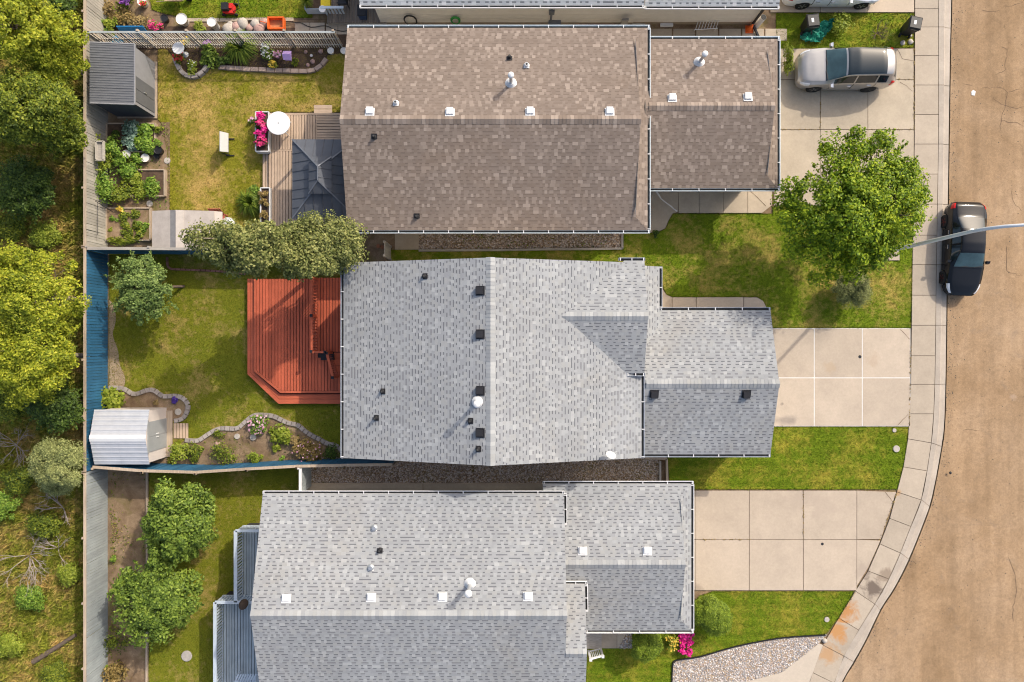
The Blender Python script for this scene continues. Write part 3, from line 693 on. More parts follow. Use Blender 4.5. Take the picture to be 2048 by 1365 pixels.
for a, b, o in (((xe0,y0,ze),(xe0,y1,ze),(-1,0)), ((xe1,y0,ze),(xe1,-1.43,ze),(1,0)), ((6.85,gN,gz),(gx,gN,gz),(0,1)), ((6.0,gS,gz),(gx,gS,gz),(0,-1)),
                ((6.78,1.5,2.74),(6.78,3.42,2.74),(1,0)), ((4.75,3.57,3.8),(5.9,3.57,3.8),(0,1)), ((xv,-1.43,3.8),(5.9,-1.43,3.8),(0,-1))):
    gutter(h2, org, a, b, o, M['slate_trim'])
for x, y in ((960,582),(960,669),(960,782),(960,866)): box_vent(h2, org, x, y, pW, M['black_metal'])
for x, y in ((1308,789),(1492,789)): box_vent(h2, org, x, y, qS, M['black_metal'])
for x, y, h in ((849,553,.2),(765,783,.2),(940,842,.2),(956,898,.28),(752,836,.35)): pipe_vent(h2, org, x, y, pW, M['black_plastic'], .06, h)
flue(h2, org, 956, 804, pW, M['white_vinyl'], 1.15, .085)
p = ray(1217, 912, pE)          # small satellite dish on the slope
b = MB(); b.tube([p, p+Vector((.02,.05,.45))], .022, 8); b.tube([p+Vector((.35,.2,.02)), p+Vector((.02,.05,.35))], .014, 6); dd = b.build('dish_mast', M['galv'], h2, org)
b = MB(); b.lathe((0,0,0), [(.02,-.05),(.13,-.03),(.21,.02),(.22,.03)], 18); me = b.mesh('dish', M['white_vinyl'])
link('dish', me, dd, p+Vector((.03,.1,.5))-Vector(org), (-.9,.35,0))

# --- lower house, light grey roof with white gutters
org = (-3.5, -11.5, 0); h3 = empty('house', org, 'lowest house with grey roof, white box vents and grey deck behind', 'house', 'houses along the street')
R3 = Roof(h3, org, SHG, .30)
xL, xR, ze, yN, yr, zr, yS = -11.14, 2.33, 3.6, -6.83, -11.68, 5.06, -16.53; s3 = (zr-ze)/(yN-yr)
pN = R3.plane([(xR,yN,ze),(xL,yN,ze),(xL,yr,zr),(xR,yr,zr)]); rf = R3.deck
pS = R3.plane([(xL,yS,ze),(xR,yS,ze),(xR,yr,zr),(xL,yr,zr)])
R3.ridge((xL,yr,zr), (xR,yr,zr), (0,.95,-.33), (0,-.95,-.33))
bx, br = 3.25, -13.56; bz = zr - (yr-br)*s3
R3.plane([(bx,-10.85,bz-2.71*s3),(xR-.2,-10.85,bz-2.71*s3),(xR-.2,br,bz),(bx,br,bz)], name='porch_roof')
R3.plane([(xR,yS,ze),(bx,yS,ze),(bx,br,bz),(xR,br,bz)], name='porch_roof')
R3.ridge((xR,br,bz), (bx,br,bz), (0,.95,-.33), (0,-.95,-.33))
gx, gS2, gS, gN, gz = 7.72, 8.25, -13.32, -6.58, 2.7; gy = (gS+gN)/2; gr = gz+(gN-gy)*.30
qN = R3.plane([(gS2,gN,gz),(1.42,gN,gz),(1.42,gy,gr),(gx,gy,gr),(gx,gN-.53,gz+.53*.30)], name='garage_roof')
qS = R3.plane([(3.4,gS,gz),(gS2,gS,gz),(gx,gS+.53,gz+.53*.30),(gx,gy,gr),(2.1,gy,gr),(2.1,gS+1.2,gz+1.2*.30),(3.4,gS+.35,gz+.35*.30)], name='garage_roof')
R3.plane([(gS2,gS,gz),(gS2,gN,gz),(gx,gN-.53,gz+.53*.30),(gx,gS+.53,gz+.53*.30)], name='skirt_roof')
MB().poly3([(gx-.03,gS+.5,gz+.25),(gx-.03,gN-.5,gz+.25),(gx-.03,gy,gr-.08)]).build('gable', M['cream'], h3, org)
R3.ridge((2.35,gy,gr), (gx,gy,gr), (0,.95,-.33), (0,-.95,-.33))
R3.finish(roof=rf)
walls(h3, org, [(xL+.4,2.1,yS+.6,-7.46,ze+.05), (1.9,gx-.15,gS+.5,gN-.5,gz+.05), (2.0,2.9,yS+.6,-11.4,ze+.1)], M['white_vinyl'])
garage_door(h3, org, gx-.12, -12.3, -7.4, M['white_vinyl'])
for a, b, o in (((xL,yN,ze),(xR,yN,ze),(0,1)), ((1.42,gN,gz),(gS2+.1,gN,gz),(0,1)), ((gS2,gS,gz),(gS2,gN,gz),(1,0)), ((3.4,gS,gz),(gS2+.1,gS,gz),(0,-1)),
                ((xR,-10.85,bz-2.71*s3),(bx+.1,-10.85,bz-2.71*s3),(0,1)), ((bx,-12.0,bz-1.56*s3-.2),(bx,-10.85,bz-2.71*s3),(1,0)), ((xR,-8.2,3.62),(xR,yN,ze),(1,0))):
    gutter(h3, org, a, b, o, M['white_paint'])
for x, y in ((573,1196),(743,1194),(885,1193),(1056,1192)): box_vent(h3, org, x, y, pN, M['white_paint'])
for x, y in ((1165,1101),(1294,1101)): box_vent(h3, org, x, y, qN, M['white_paint'])
for x, y in ((749,1056),(742,1135)): pipe_vent(h3, org, x, y, pN, M['galv'], .085, .16, False, M['white_vinyl'])
pipe_vent(h3, org, 760, 1100, pN, M['black_plastic'])
flue(h3, org, 940, 1168, pN, M['white_vinyl'], 1.2, .09)

# --- house at the top edge: pale grey roof, cream siding
org = (2.5, 18, 0); h0 = empty('house', org, 'cream sided house with pale grey roof at the top edge', 'house', 'houses along the street')
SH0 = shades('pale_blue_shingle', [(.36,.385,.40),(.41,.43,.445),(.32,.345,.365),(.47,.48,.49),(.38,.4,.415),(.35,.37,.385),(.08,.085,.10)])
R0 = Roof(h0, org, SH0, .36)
R0.plane([(-6.95,15.32,3.0),(6.02,15.32,3.0),(6.02,19.8,4.55),(-6.95,19.8,4.55)], vmax=1.3); rf = R0.deck
R0.plane([(6.1,15.42,2.7),(12.3,15.42,2.7),(12.3,19,3.9),(6.1,19,3.9)], vmax=1.3, name='garage_roof')
R0.plane([(6.02,24.3,3.0),(-6.95,24.3,3.0),(-6.95,19.8,4.55),(6.02,19.8,4.55)], tabs=False)
R0.finish(roof=rf)
walls(h0, org, [(-6.5,6.0,15.78,23.8,3.0), (5.9,12.0,15.82,22,2.7)], M['cream'])
for k in range(6):
    MB().box((-.25,15.775,.55+k*.42),(12.5,.02,.405)).build('siding_board', M['cream'], h0, org)
    MB().box((8.98,15.81,.5+k*.38),(6.05,.02,.37)).build('siding_board', M['cream'], h0, org)
gutter(h0, org, (-6.95,15.32,3.0), (6.02,15.32,3.0), (0,-1), M['white_paint'])
gutter(h0, org, (6.1,15.42,2.7), (12.3,15.42,2.7), (0,-1), M['white_paint'])
b = MB(); b.beam((1.9,15.74,.1),(1.9,15.74,1.7),.12,.1); b.box((1.9,15.72,1.5),(.26,.12,.34)); b.box((2.1,15.7,.45),(.6,.25,.3)); b.build('meter_box', M['grey_metal'], h0, org)
b = MB(); b.beam((11.95,15.75,2.6),(11.95,15.75,.2),.09,.09); b.beam((11.95,15.75,.22),(12.3,15.2,.05),.09,.09); b.build('downpipe', M['black_metal'], h0, org)
# ---------------------------------------------------------------- fences
M['fence_tan'] = wood('weathered_fence_wood', (.40,.37,.315), objrand=.10, axis='z', var=.18)
M['fence_blue'] = wood('blue_stained_fence_wood', (.03,.125,.225), .65, objrand=.16, axis='z', var=.15)
M['fence_grey'] = wood('grey_blue_fence_wood', (.33,.36,.36), objrand=.07, axis='z', var=.12)
M['rail_tan'] = wood('tan_rail_wood', (.43,.34,.25), objrand=.08, axis='y')
M['rail_grey'] = wood('grey_rail_wood', (.36,.33,.29), objrand=.08, axis='x')
M['picket'] = plain('weathered_picket', (.62,.58,.50), .85, var=.2, objrand=.2)
def fence(label, pts, h, mat, railmat, bw=.14, back=-1, posts=True, wob=.02, group='rear and side fences'):
    """boards stand along the line; rails and posts on the side given by back"""
    pts = [Vector((p[0], p[1], 0)) for p in pts]; org = pts[0].copy()
    root = empty('fence', org, label, 'fence', group); ms = {}
    for a, b in zip(pts[:-1], pts[1:]):
        d = (b-a); L = d.length; d.normalize(); s = Vector((-d.y, d.x, 0))*back; rz = math.atan2(d.y, d.x)
        k = max(1, round(L/bw)); w = L/k
        key = round(w, 3)
        if key not in ms:
            ms[key] = [MB().box((0,0,hh/2+.03),(w-.012,.02,hh)).mesh('board', mat) for hh in (h-.01, h-.02, h-.015)]
        for i in range(k):
            p = a + d*(w*(i+.5)) + s*random.uniform(-.006,.006)
            link('board', random.choice(ms[key]), root, p-org, (random.uniform(-wob,wob)*.4, random.uniform(-.004,.004), rz))
        for z in (.35, h-.28): MB().beam(a+s*.035+Vector((0,0,z)), b+s*.035+Vector((0,0,z)), .04, .085).build('rail', railmat, root, org)
        MB().beam(a+s*.03+Vector((0,0,h+.035)), b+s*.03+Vector((0,0,h+.035)), .13, .035).build('cap_rail', railmat, root, org)
        if posts:
            n = max(1, round(L/2.9))
            for i in range(n+1):
                p = a + d*(L*i/n) + s*.11
                MB().box(p+Vector((0,0,(h+.1)/2)), (.09,.09,h+.1), rz).build('post', railmat, root, org)
    return root
FX = -20.2
fence('weathered tan board fence behind the upper back yard', [(FX,18.4),(FX,4.47)], 1.76, M['fence_tan'], M['rail_tan'])
fence('blue painted board fence at the rear of the middle yard', [(FX,4.43),(FX,-6.2)], 1.76, M['fence_blue'], M['rail_tan'])
fence('pale grey board fence at the rear of the lower yard', [(FX,-6.24),(FX,-18.6)], 1.76, M['fence_grey'], M['rail_tan'])
fence('dark blue side fence between the upper and middle back yards', [(FX+.05,4.36),(-8.4,4.30)], 1.74, M['fence_blue'], M['rail_grey'], back=1)
tops = [(186,933),(285,940.5),(391,943.5),(493,937),(593,931.5),(690,929.5),(785,928)]
fence('blue stepped side fence with tan cap below the flower bed', [W(a,b,1.74)[:2] for a, b in tops], 1.72, M['fence_blue'], M['rail_tan'], back=-1)
g0, g1 = W(601,932,1.6), W(601,987,1.6)
fence('short grey gate between side fence and lower house', [(g0.x+.05,g0.y-.1),(g1.x+.05,g1.y)], 1.65, M['fence_grey'], M['white_paint'], back=-1, wob=.005)
tag(MB().sheet([p[:2] for p in Wl([(216,52),(700,58),(700,99),(216,99)])], .012).build('fence_strip_soil', M['soil']), kind='structure')
# open picket fence at the top of the upper yard
org = Vector((FX,14.64,0)); lat = empty('fence', org, 'open picket fence with thin vertical slats above the flower bed', 'fence', 'rear and side fences')
pm = MB().box((0,0,.88),(.034,.03,1.66)).mesh('picket', M['picket'])
xx = FX+.1
while xx < -8.45:
    link('picket', pm, lat, Vector((xx-FX, random.uniform(-.01,.01), 0)), (random.uniform(-.012,.012),random.uniform(-.02,.02),0)); xx += .125
for z, hh in ((.3,.08),(.98,.09)): MB().beam((FX,14.68,z),(-8.4,14.68,z),.04,hh).build('rail', M['rail_grey'], lat, org)
MB().beam((FX,14.66,1.73),(-8.4,14.66,1.73),.09,.035).build('cap_rail', M['fence_grey'], lat, org)
for i in range(6): MB().box((FX+.1+i*2.32,14.74,.88),(.1,.1,1.8)).build('post', M['rail_tan'], lat, org)
pm2 = MB().box((0,0,.88),(.034,.03,1.66)).mesh('picket', M['picket'])

# ---------------------------------------------------------------- decks
def polyclip_span(poly, c, axis):
    xs = []; n = len(poly)
    for i in range(n):
        a, b = poly[i], poly[(i+1)%n]; a0, a1 = (a[0],a[1]) if axis == 'y' else (a[1],a[0]); b0, b1 = (b[0],b[1]) if axis == 'y' else (b[1],b[0])
        if (a0 <= c) != (b0 <= c): xs.append(a1 + (c-a0)/(b0-a0)*(b1-a1))
    xs.sort(); return (xs[0], xs[-1]) if len(xs) > 1 else None
def planks(root, org, poly, z, w, mat, axis='y', gap=.028, th=.035, name='plank'):
    """boards laid along the axis inside a convex outline, each an object"""
    k = 0 if axis == 'y' else 1; lo = min(p[k] for p in poly); hi = max(p[k] for p in poly)
    n = max(1, round((hi-lo)/w)); w = (hi-lo)/n
    for i in range(n):
        c0, c1 = lo+w*i+gap/2, lo+w*(i+1)-gap/2
        s0, s1 = polyclip_span(poly, c0+.001, axis), polyclip_span(poly, c1-.001, axis)
        if not s0 or not s1: continue
        q = [(c0,s0[0]),(c1,s1[0]),(c1,s1[1]),(c0,s0[1])]
        if axis == 'x': q = [(b,a) for a, b in q]
        MB().prism(q, z-th, z+random.uniform(-.003,.003), bottom=True).build(name, mat, root, org)
def railing(root, org, a, b, z0, h, mat, step=.12, bal=.032, top=(.10,.04), name='railing', posts=(), capm=None):
    a = Vector((a[0],a[1],z0)); b = Vector((b[0],b[1], z0 if len(b) < 3 else b[2])); d = b-a; L = d.length
    up = Vector((0,0,1)); r = MB().beam(a+up*h, b+up*h, *top).build(name, mat, root, org)
    MB().beam(a+up*.09, b+up*.09, .05, .05).build('bottom_rail', mat, r, org)
    n = max(1, int(L/step))
    bm = MB().box((0,0,(h-.1)/2+.1),(bal,bal,h-.1)).mesh('baluster', mat)
    for i in range(n): link('baluster', bm, r, a + d*((i+.5)/n) - Vector(org))
    for t in posts:
        p = a + d*t; MB().box(p+up*(h+.08)/2, (.09,.09,h+.08)).build('post', mat, r, org)
        MB().box(p+up*(h+.1), (.13,.13,.05)).build('post_cap', capm or M['black_metal'], r, org)
    return r
def P2(pts, z): return [tuple(W(a,b,z)[:2]) for a, b in pts]
# red stained deck
M['red_wood'] = wood('red_stained_deck_wood', (.52,.115,.055), .7, objrand=.18, axis='y', var=.12)
M['red_wood_x'] = wood('red_stained_border_wood', (.54,.125,.06), .65, objrand=.08, axis='x', var=.12)
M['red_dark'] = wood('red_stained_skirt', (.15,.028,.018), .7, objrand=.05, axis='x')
org = W(590,690); dk = empty('deck', org, 'red stained timber deck with cut corner behind the middle house', 'deck', 'back yard decks')
zd = .5
inn = P2([(509,558),(509,743),(561,786),(700,786),(700,558)], zd); outr = P2([(495,558),(495,749),(557,808),(700,808),(700,558)], zd-.17)
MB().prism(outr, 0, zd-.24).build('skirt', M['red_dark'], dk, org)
MB().prism([(p[0],p[1]) for p in inn], zd-.3, zd-.06).build('riser', M['grime'], dk, org)  # near-black colour paints the shade seen through the plank gaps
planks(dk, org, P2([(513,558),(513,741),(563,782),(636,782),(636,558)], zd), zd, .152, M['red_wood'])
planks(dk, org, P2([(636,716),(636,782),(700,782),(700,716)], zd), zd, .152, M['red_wood'])
def border(outer, inner, z, closed=False):
    n = len(outer)
    for i in range(n-1):
        for t0, t1 in ((0,.48),(.52,1)):
            L = lambda p, q, t: (p[0]+(q[0]-p[0])*t, p[1]+(q[1]-p[1])*t)
            MB().prism([L(outer[i],inner[i],t0),L(outer[i+1],inner[i+1],t0),L(outer[i+1],inner[i+1],t1),L(outer[i],inner[i],t1)], z-.035, z, bottom=True).build('border_plank', M['red_wood_x'], dk, org)
o4 = P2([(495,558),(495,749),(557,808),(700,808)], zd-.17); i4 = P2([(508,558),(508,744),(560,789),(700,789)], zd-.17)
border(o4, i4, zd-.17)
o4 = P2([(508.5,558),(508.5,743.5),(561,786.5),(700,786.5)], zd); i4 = P2([(513,558),(513,741.5),(563,782.5),(700,782.5)], zd)
border(o4, i4, zd+.004)
# upper landing with railing and stairs
zu = .64
lp = P2([(635,556),(635,704),(700,704),(700,556)], zu)
MB().prism(lp, zd, zu-.05).build('landing_skirt', M['grime'], dk, org)  # shade below the landing planks painted as a near-black block
planks(dk, org, lp, zu, .15, M['red_wood'])
q = P2([(634.5,556),(634.5,704)], zu)
r1 = railing(dk, org, q[0], q[1], zu, .92, M['red_wood'], .14, .04, (.10,.045), posts=(.02,.52,.99))
q2 = P2([(634.5,704),(662,704)], zu)
railing(dk, org, q2[0], q2[1], zu, .92, M['red_wood_x'], .14, .04, (.10,.045), posts=(.98,))
s0, s1 = W(664,706,zu), W(676,754,zd); 
for i in range(3):
    t = (i+.5)/3; a_, b_ = W(668,706+i*13,zu-.035*(i+1)), W(700,706+i*13,zu-.035*(i+1))
    MB().box(((a_.x+b_.x)/2,a_.y-.14,a_.z),(b_.x-a_.x,.30,.04)).build('stair_tread', M['red_wood_x'], dk, org)
railing(dk, org, (s0.x,s0.y), (s1.x,s1.y,zd), zu, .92, M['red_wood'], .10, .035, (.12,.045), posts=(.0,.99))
MB().box(W(656,711,zd+.16)-Vector((0,.08,0)),(.62,.30,.30)).thing('planter_box', M['black_plastic'], 'small black planter box at the red deck landing', 'planter')
# tan deck of the brown roofed house
M['tan_wood'] = wood('tan_deck_wood', (.52,.385,.275), .75, objrand=.10, axis='y', var=.15)
M['tan_wood_x'] = wood('tan_deck_wood_cross', (.50,.37,.265), .75, objrand=.10, axis='x', var=.15)
org = W(600,340); d1 = empty('deck', org, 'tan weathered timber deck under the dark gazebo', 'deck', 'back yard decks'); zt = .45
MB().prism(P2([(538,227),(702,227),(702,452),(538,452)], zt), 0, zt-.05).build('skirt', M['grime'], d1, org)  # near-black so the gaps between tan planks look shaded
planks(d1, org, P2([(537,231),(631,231),(631,299),(537,299)], zt), zt, .14, M['tan_wood'])
planks(d1, org, P2([(537,303),(640,303),(640,452),(537,452)], zt), zt, .14, M['tan_wood'])
planks(d1, org, P2([(634,231),(704,231),(704,299),(634,299)], zt), zt, .14, M['tan_wood_x'], 'x')
planks(d1, org, P2([(640,303),(704,303),(704,452),(640,452)], zt), zt, .14, M['tan_wood_x'], 'x')
for q in ([(537,226.5),(704,226.5),(704,230.5),(537,230.5)], [(537,299.5),(704,299.5),(704,302.5),(537,302.5)], [(631.4,231),(633.6,231),(633.6,299),(631.4,299)]):
    MB().prism(P2(q, zt), zt-.035, zt+.004).build('border_plank', M['tan_wood_x'], d1, org)
planks(d1, org, P2([(525,305),(537,305),(537,378),(525,378)], .25), .25, .14, M['tan_wood'], name='step_plank')
planks(d1, org, P2([(628,210),(664,210),(664,227),(628,227)], .25), .25, .2, M['tan_wood_x'], 'x', name='step_plank')
# grey decks of the lower house
M['grey_wood'] = wood('grey_stained_deck_wood', (.38,.44,.47), .7, objrand=.08, axis='y', var=.15)
M['grey_rail'] = plain('pale_grey_rail', (.47,.53,.58), .6, var=.1)
org = W(470,1230); d3 = empty('deck', org, 'grey painted two step deck with slatted railings behind the lower house', 'deck', 'back yard decks'); zg = .62
xa, xb, ya, ym, yb = W(487,0,zg).x, W(447,0,zg).x, W(0,1051,zg).y, W(0,1190,zg).y, -19.0; xw = -10.7
for x0, y0_, y1_ in ((xa, ya, ym), (xb, ym, yb)):
    MB().prism([(x0+.05,y1_+.05),(xw,y1_+.05),(xw,y0_-.05),(x0+.05,y0_-.05)], 0, zg-.05).build('skirt', M['grime'], d3, org)  # dark void beneath the grey planks is painted shade
    planks(d3, org, [(x0,y1_+.01),(xw,y1_+.01),(xw,y0_-.01),(x0,y0_-.01)], zg, .14, M['grey_wood'])
railing(d3, org, (xa,ya), (xa,ym), zg, .95, M['grey_rail'], 0.15, .06, (.16,.05))
railing(d3, org, (xa,ya), (xw+.3,ya), zg, .95, M['grey_rail'], 0.15, .06, (.13,.05))
railing(d3, org, (xb,ym), (xb,-17.6), zg, .95, M['grey_rail'], 0.15, .06, (.16,.05))
railing(d3, org, (xb,ym), (xw-.15,ym), zg, .95, M['grey_rail'], 0.15, .06, (.14,.05))
p = W(500,1350,zg); bn = empty('bench', p, 'pale slatted bench on the grey deck by the bottom edge', 'bench')
for i in range(8): MB().box(p+Vector((-.42+i*.12,.12,.55)),(.07,.42,.03),rz=-.45).build('slat', M['grey_rail'], bn, p)
MB().box(p+Vector((0,-.2,.55)),(1.1,.1,.05)).build('seat_rail', M['grey_rail'], bn, p)
for s in (-.45,.45): MB().box(p+Vector((s,0,.27)),(.07,.4,.53)).build('leg', M['grey_rail'], bn, p)
p = W(488,1204,1.62); b = MB(); b.lathe((0,0,0), [(.02,0),(.2,.02),(.25,.08),(.23,.12),(.12,.16),(.02,.18)], 16)
o = b.build('hanging_basket', M['soil'], None); o.location = p+Vector((0,-.1,-.02)); o.scale = (.85,1.15,1); o.rotation_euler = (0,0,-.6); tag(o, 'dark oval basket resting on the grey deck railing', 'basket')
# lower house front steps
org = W(1190,1285); st = empty('porch_steps', org, 'grey timber front steps with white railing at the lower house', 'steps')
for i in range(5):
    a_ = W(1172+i*6,1258,.75-.15*i); b_ = W(1178+i*6,1298,.75-.15*i)
    MB().box(((a_.x+b_.x)/2,(a_.y+b_.y)/2,a_.z-.06),(.2,a_.y-b_.y,.12)).build('tread', M['rail_grey'], st, org)
a_, b_ = W(1177,1302,.7), W(1201,1297,.1)
railing(st, org, (a_.x,a_.y), (b_.x,b_.y,.05), .7, .85, M['white_paint'], .13, .035, (.09,.05), posts=(0,1), capm=M['white_paint'])

M['shed_dark_seam'] = plain('seam_metal', (.10,.105,.12), .5, var=.1)
# ---------------------------------------------------------------- gazebo
org = Vector((-8.7,7.52,.45)); gz_ = empty('gazebo', org, 'charcoal metal gazebo with two tier hip roof on the tan deck', 'gazebo')
def hip(x0,x1,y0,y1,z0,u0,u1,v0,v1,z1, name, parent):
    for q in ([(x0,y0,z0),(x1,y0,z0),(u1,v0,z1),(u0,v0,z1)], [(x1,y0,z0),(x1,y1,z0),(u1,v1,z1),(u1,v0,z1)], [(x1,y1,z0),(x0,y1,z0),(u0,v1,z1),(u1,v1,z1)], [(x0,y1,z0),(x0,y0,z0),(u0,v0,z1),(u0,v1,z1)]):
        Q = [Vector(a) for a in q]; nrm = (Q[1]-Q[0]).cross(Q[3]-Q[0]).normalized()
        if (Q[2]-Q[3]).length < 1e-4: Q = Q[:3]
        k = len(Q); pn = MB(); pn.add(Q + [a-nrm*.03 for a in Q], [tuple(range(k)), tuple(reversed(range(k,2*k)))] + [(i,k+i,k+(i+1)%k,(i+1)%k) for i in range(k)])
        P_ = pn.build(name, M['dark_metal'], parent, org)
        e = (Vector(q[1])-Vector(q[0])); L = e.length; e.normalize(); rise = (Vector(q[3])-Vector(q[0])); rise -= e*rise.dot(e); s_ = rise.length; rise.normalize()
        l0 = (Vector(q[3])-Vector(q[0])).dot(e); l1 = L - (Vector(q[2])-Vector(q[0])).dot(e); t = .25
        while t < L-.1:
            hgt = s_*min(1, t/l0 if l0 > 1e-3 else 1, (L-t)/l1 if l1 > 1e-3 else 1)
            if hgt > .12: A = Vector(q[0])+e*t+nrm*.008; MB().beam(A, A+rise*hgt, .02, .03, up=nrm).build('seam', M['shed_dark_seam'], P_, org)
            t += .42
    for a, b in (((x0,y0,z0),(u0,v0,z1)),((x1,y0,z0),(u1,v0,z1)),((x1,y1,z0),(u1,v1,z1)),((x0,y1,z0),(u0,v1,z1))):
        MB().beam(Vector(a)+Vector((0,0,.02)), Vector(b)+Vector((0,0,.02)), .06, .03).build('hip_cap', M['grey_metal'], parent, org)
hip(-10.2,-7.2,5.68,9.36,2.45, -9.12,-8.28,6.78,8.26,3.02, 'roof_panel', gz_)
hip(-9.22,-8.18,6.68,8.36,3.17, -8.71,-8.69,7.2,7.84,3.52, 'cupola_panel', gz_)
MB().beam((-8.7,7.2,3.55),(-8.7,7.84,3.55),.06,.03).build('ridge_cap', M['grey_metal'], gz_, org)
for a in (-10.1,-7.3):
    for c in (5.8,9.24): MB().box((a,c,1.45),(.1,.1,2.0)).build('post', M['black_metal'], gz_, org)
for a, b in (((-10.1,5.8,2.4),(-10.1,9.24,2.4)),((-7.3,5.8,2.4),(-7.3,9.24,2.4)),((-10.1,5.8,2.4),(-7.3,5.8,2.4)),((-10.1,9.24,2.4),(-7.3,9.24,2.4))): MB().beam(a,b,.08,.1).build('beam', M['black_metal'], gz_, org)

# ---------------------------------------------------------------- sheds
def ribbed(name, mat, parent, org, a, u, v, nu, rib_h=.015):
    """a sheet from corner a with edges u and v, nu ribs running along v"""
    a, u, v = Vector(a), Vector(u), Vector(v); n = u.cross(v).normalized(); b = MB(); pts = []
    for i in range(nu):
        for t, z in ((0,0),(.16,rib_h),(.34,rib_h),(.5,0)): pts.append((( i+t)/nu, z))
    pts.append((1,0)); A = [a+u*t+n*z for t, z in pts]; k = len(A)
    b.add(A + [p+v for p in A] , [(i,i+1,k+i+1,k+i) for i in range(k-1)])
    b.add([a-n*.02,a+u-n*.02,a+u+v-n*.02,a+v-n*.02], [(3,2,1,0)])
    return b.build(name, mat, parent, org)
org = Vector((-18.75,12.55,0)); sh = empty('shed', org, 'charcoal metal lean-to shed in the upper yard corner', 'shed', 'garden sheds')
x0, x1, y0, y1 = -19.7, -17.82, 11.2, 13.9
M['shed_grey'] = plain('charcoal_shed_metal', (.135,.14,.15), .5, .2, var=.1); M['shed_light'] = plain('grey_shed_panel', (.27,.27,.28), .5, .1, var=.08)
M['shed_dark'] = plain('dark_shed_wall', (.055,.065,.085), .5, .1, var=.1)
MB().prism([(x0-.0,y0-.08),(x1+.1,y0-.08),(x1+.1,y1+.05),(x0,y1+.05)], 0, .05).build('base', M['rail_tan'], sh, org)
w_ = MB(); w_.add([(x0,y0,.05),(x1,y0,.05),(x1,y0,2.0),(x0,y0,2.2)], [(0,1,2,3)]); w_.add([(x0,y1,.05),(x1,y1,.05),(x1,y1,2.0),(x0,y1,2.2)], [(3,2,1,0)])
w_.add([(x0,y0,.05),(x0,y1,.05),(x0,y1,2.2),(x0,y0,2.2)], [(3,2,1,0)]); w_.build('wall', M['shed_dark'], sh, org)
MB().box((x1-.02,(y0+y1)/2,1.0),(.04,y1-y0,1.94)).build('front_wall', M['shed_light'], sh, org)
for k in range(2):
    dr = MB().box((x1+.01,y0+.45+k*.6,1.0),(.03,.58,1.75)).build('door', M['shed_grey'], sh, org)
    if k: MB().box((x1+.045,y0+.82,1.0),(.04,.03,.2)).build('handle', M['galv'], dr, org)
for k in range(4):
    yy = y0-.06 + k*(y1-y0+.12)/4; ribbed('roof_sheet', M['shed_grey'], sh, org, (x1+.06,yy,2.02), (0,(y1-y0+.12)/4-.01,0), (x0-x1-.1,0,.2), 6)
for a, b in (((x1+.07,y0-.07,2.0),(x1+.07,y1+.07,2.0)),((x0-.03,y0-.07,2.2),(x1+.07,y0-.07,2.0)),((x0-.03,y1+.07,2.2),(x1+.07,y1+.07,2.0))):
    MB().beam(a, b, .05, .08).build('roof_trim', M['shed_light'], sh, org)
# white gabled metal shed
org = Vector((-18.5,-4.55,0)); sh = empty('shed', org, 'white and grey ribbed metal shed with gable roof by the blue fence', 'shed', 'garden sheds')
x0, x1, y0, y1, ym_ = -19.75, -17.25, -5.78, -3.32, -4.56
M['shed_white'] = plain('pale_shed_roof', (.52,.53,.55), .4, .25, var=.08); M['shed_pink'] = plain('cream_shed_wall', (.60,.53,.48), .5, var=.06); M['shed_door'] = plain('grey_shed_door', (.30,.31,.31), .5, var=.08)
w_ = MB(); w_.add([(x1,y0,.04),(x1,y1,.04),(x1,y1,1.78),(x1,ym_,2.12),(x1,y0,1.78)], [(0,1,2,3,4)]); w_.add([(x0,y0,.04),(x0,y1,.04),(x0,y1,1.78),(x0,ym_,2.12),(x0,y0,1.78)], [(4,3,2,1,0)])
w_.add([(x0,y1,.04),(x1,y1,.04),(x1,y1,1.78),(x0,y1,1.78)], [(3,2,1,0)]); w_.add([(x0,y0,.04),(x1,y0,.04),(x1,y0,1.78),(x0,y0,1.78)], [(0,1,2,3)]); w_.build('wall', M['shed_pink'], sh, org)
for k in range(2):
    dr = MB().box((x1+.02,ym_-.36+k*.72,.93),(.03,.71,1.7)).build('door', M['shed_door'], sh, org)
    MB().box((x1+.05,ym_+(-.08 if k == 0 else .08),1.0),(.03,.04,.22)).build('handle', M['white_paint'], dr, org)
MB().beam((x1+.03,ym_-.8,1.82),(x1+.03,ym_+.8,1.82),.05,.08).build('door_track', M['shed_door'], sh, org)
for k in range(2):
    xa_ = x0-.05 + k*(x1-x0+.12)/2; L = (x1-x0+.12)/2-.008
    ribbed('roof_sheet', M['shed_white'], sh, org, (xa_,y1+.07,1.76), (0,-(y1+.07-ym_),.37), (L,0,0), 6)
    ribbed('roof_sheet', M['shed_white'], sh, org, (xa_,ym_,2.13), (0,-(ym_-y0+.07),-.37), (L,0,0), 6)
MB().poly3([(x0-.06,ym_+.16,2.11),(x0-.06,ym_,2.165),(x1+.09,ym_,2.165),(x1+.09,ym_+.16,2.11)]).poly3([(x0-.06,ym_,2.165),(x0-.06,ym_-.16,2.11),(x1+.09,ym_-.16,2.11),(x1+.09,ym_,2.165)]).build('ridge_cap', M['white_paint'], sh, org)
MB().box((-17.1,-4.62,.05),(.3,2.3,.09)).thing('timber_sill', M['rail_tan'], 'long tan timber sill in front of the white shed doors', 'timber')
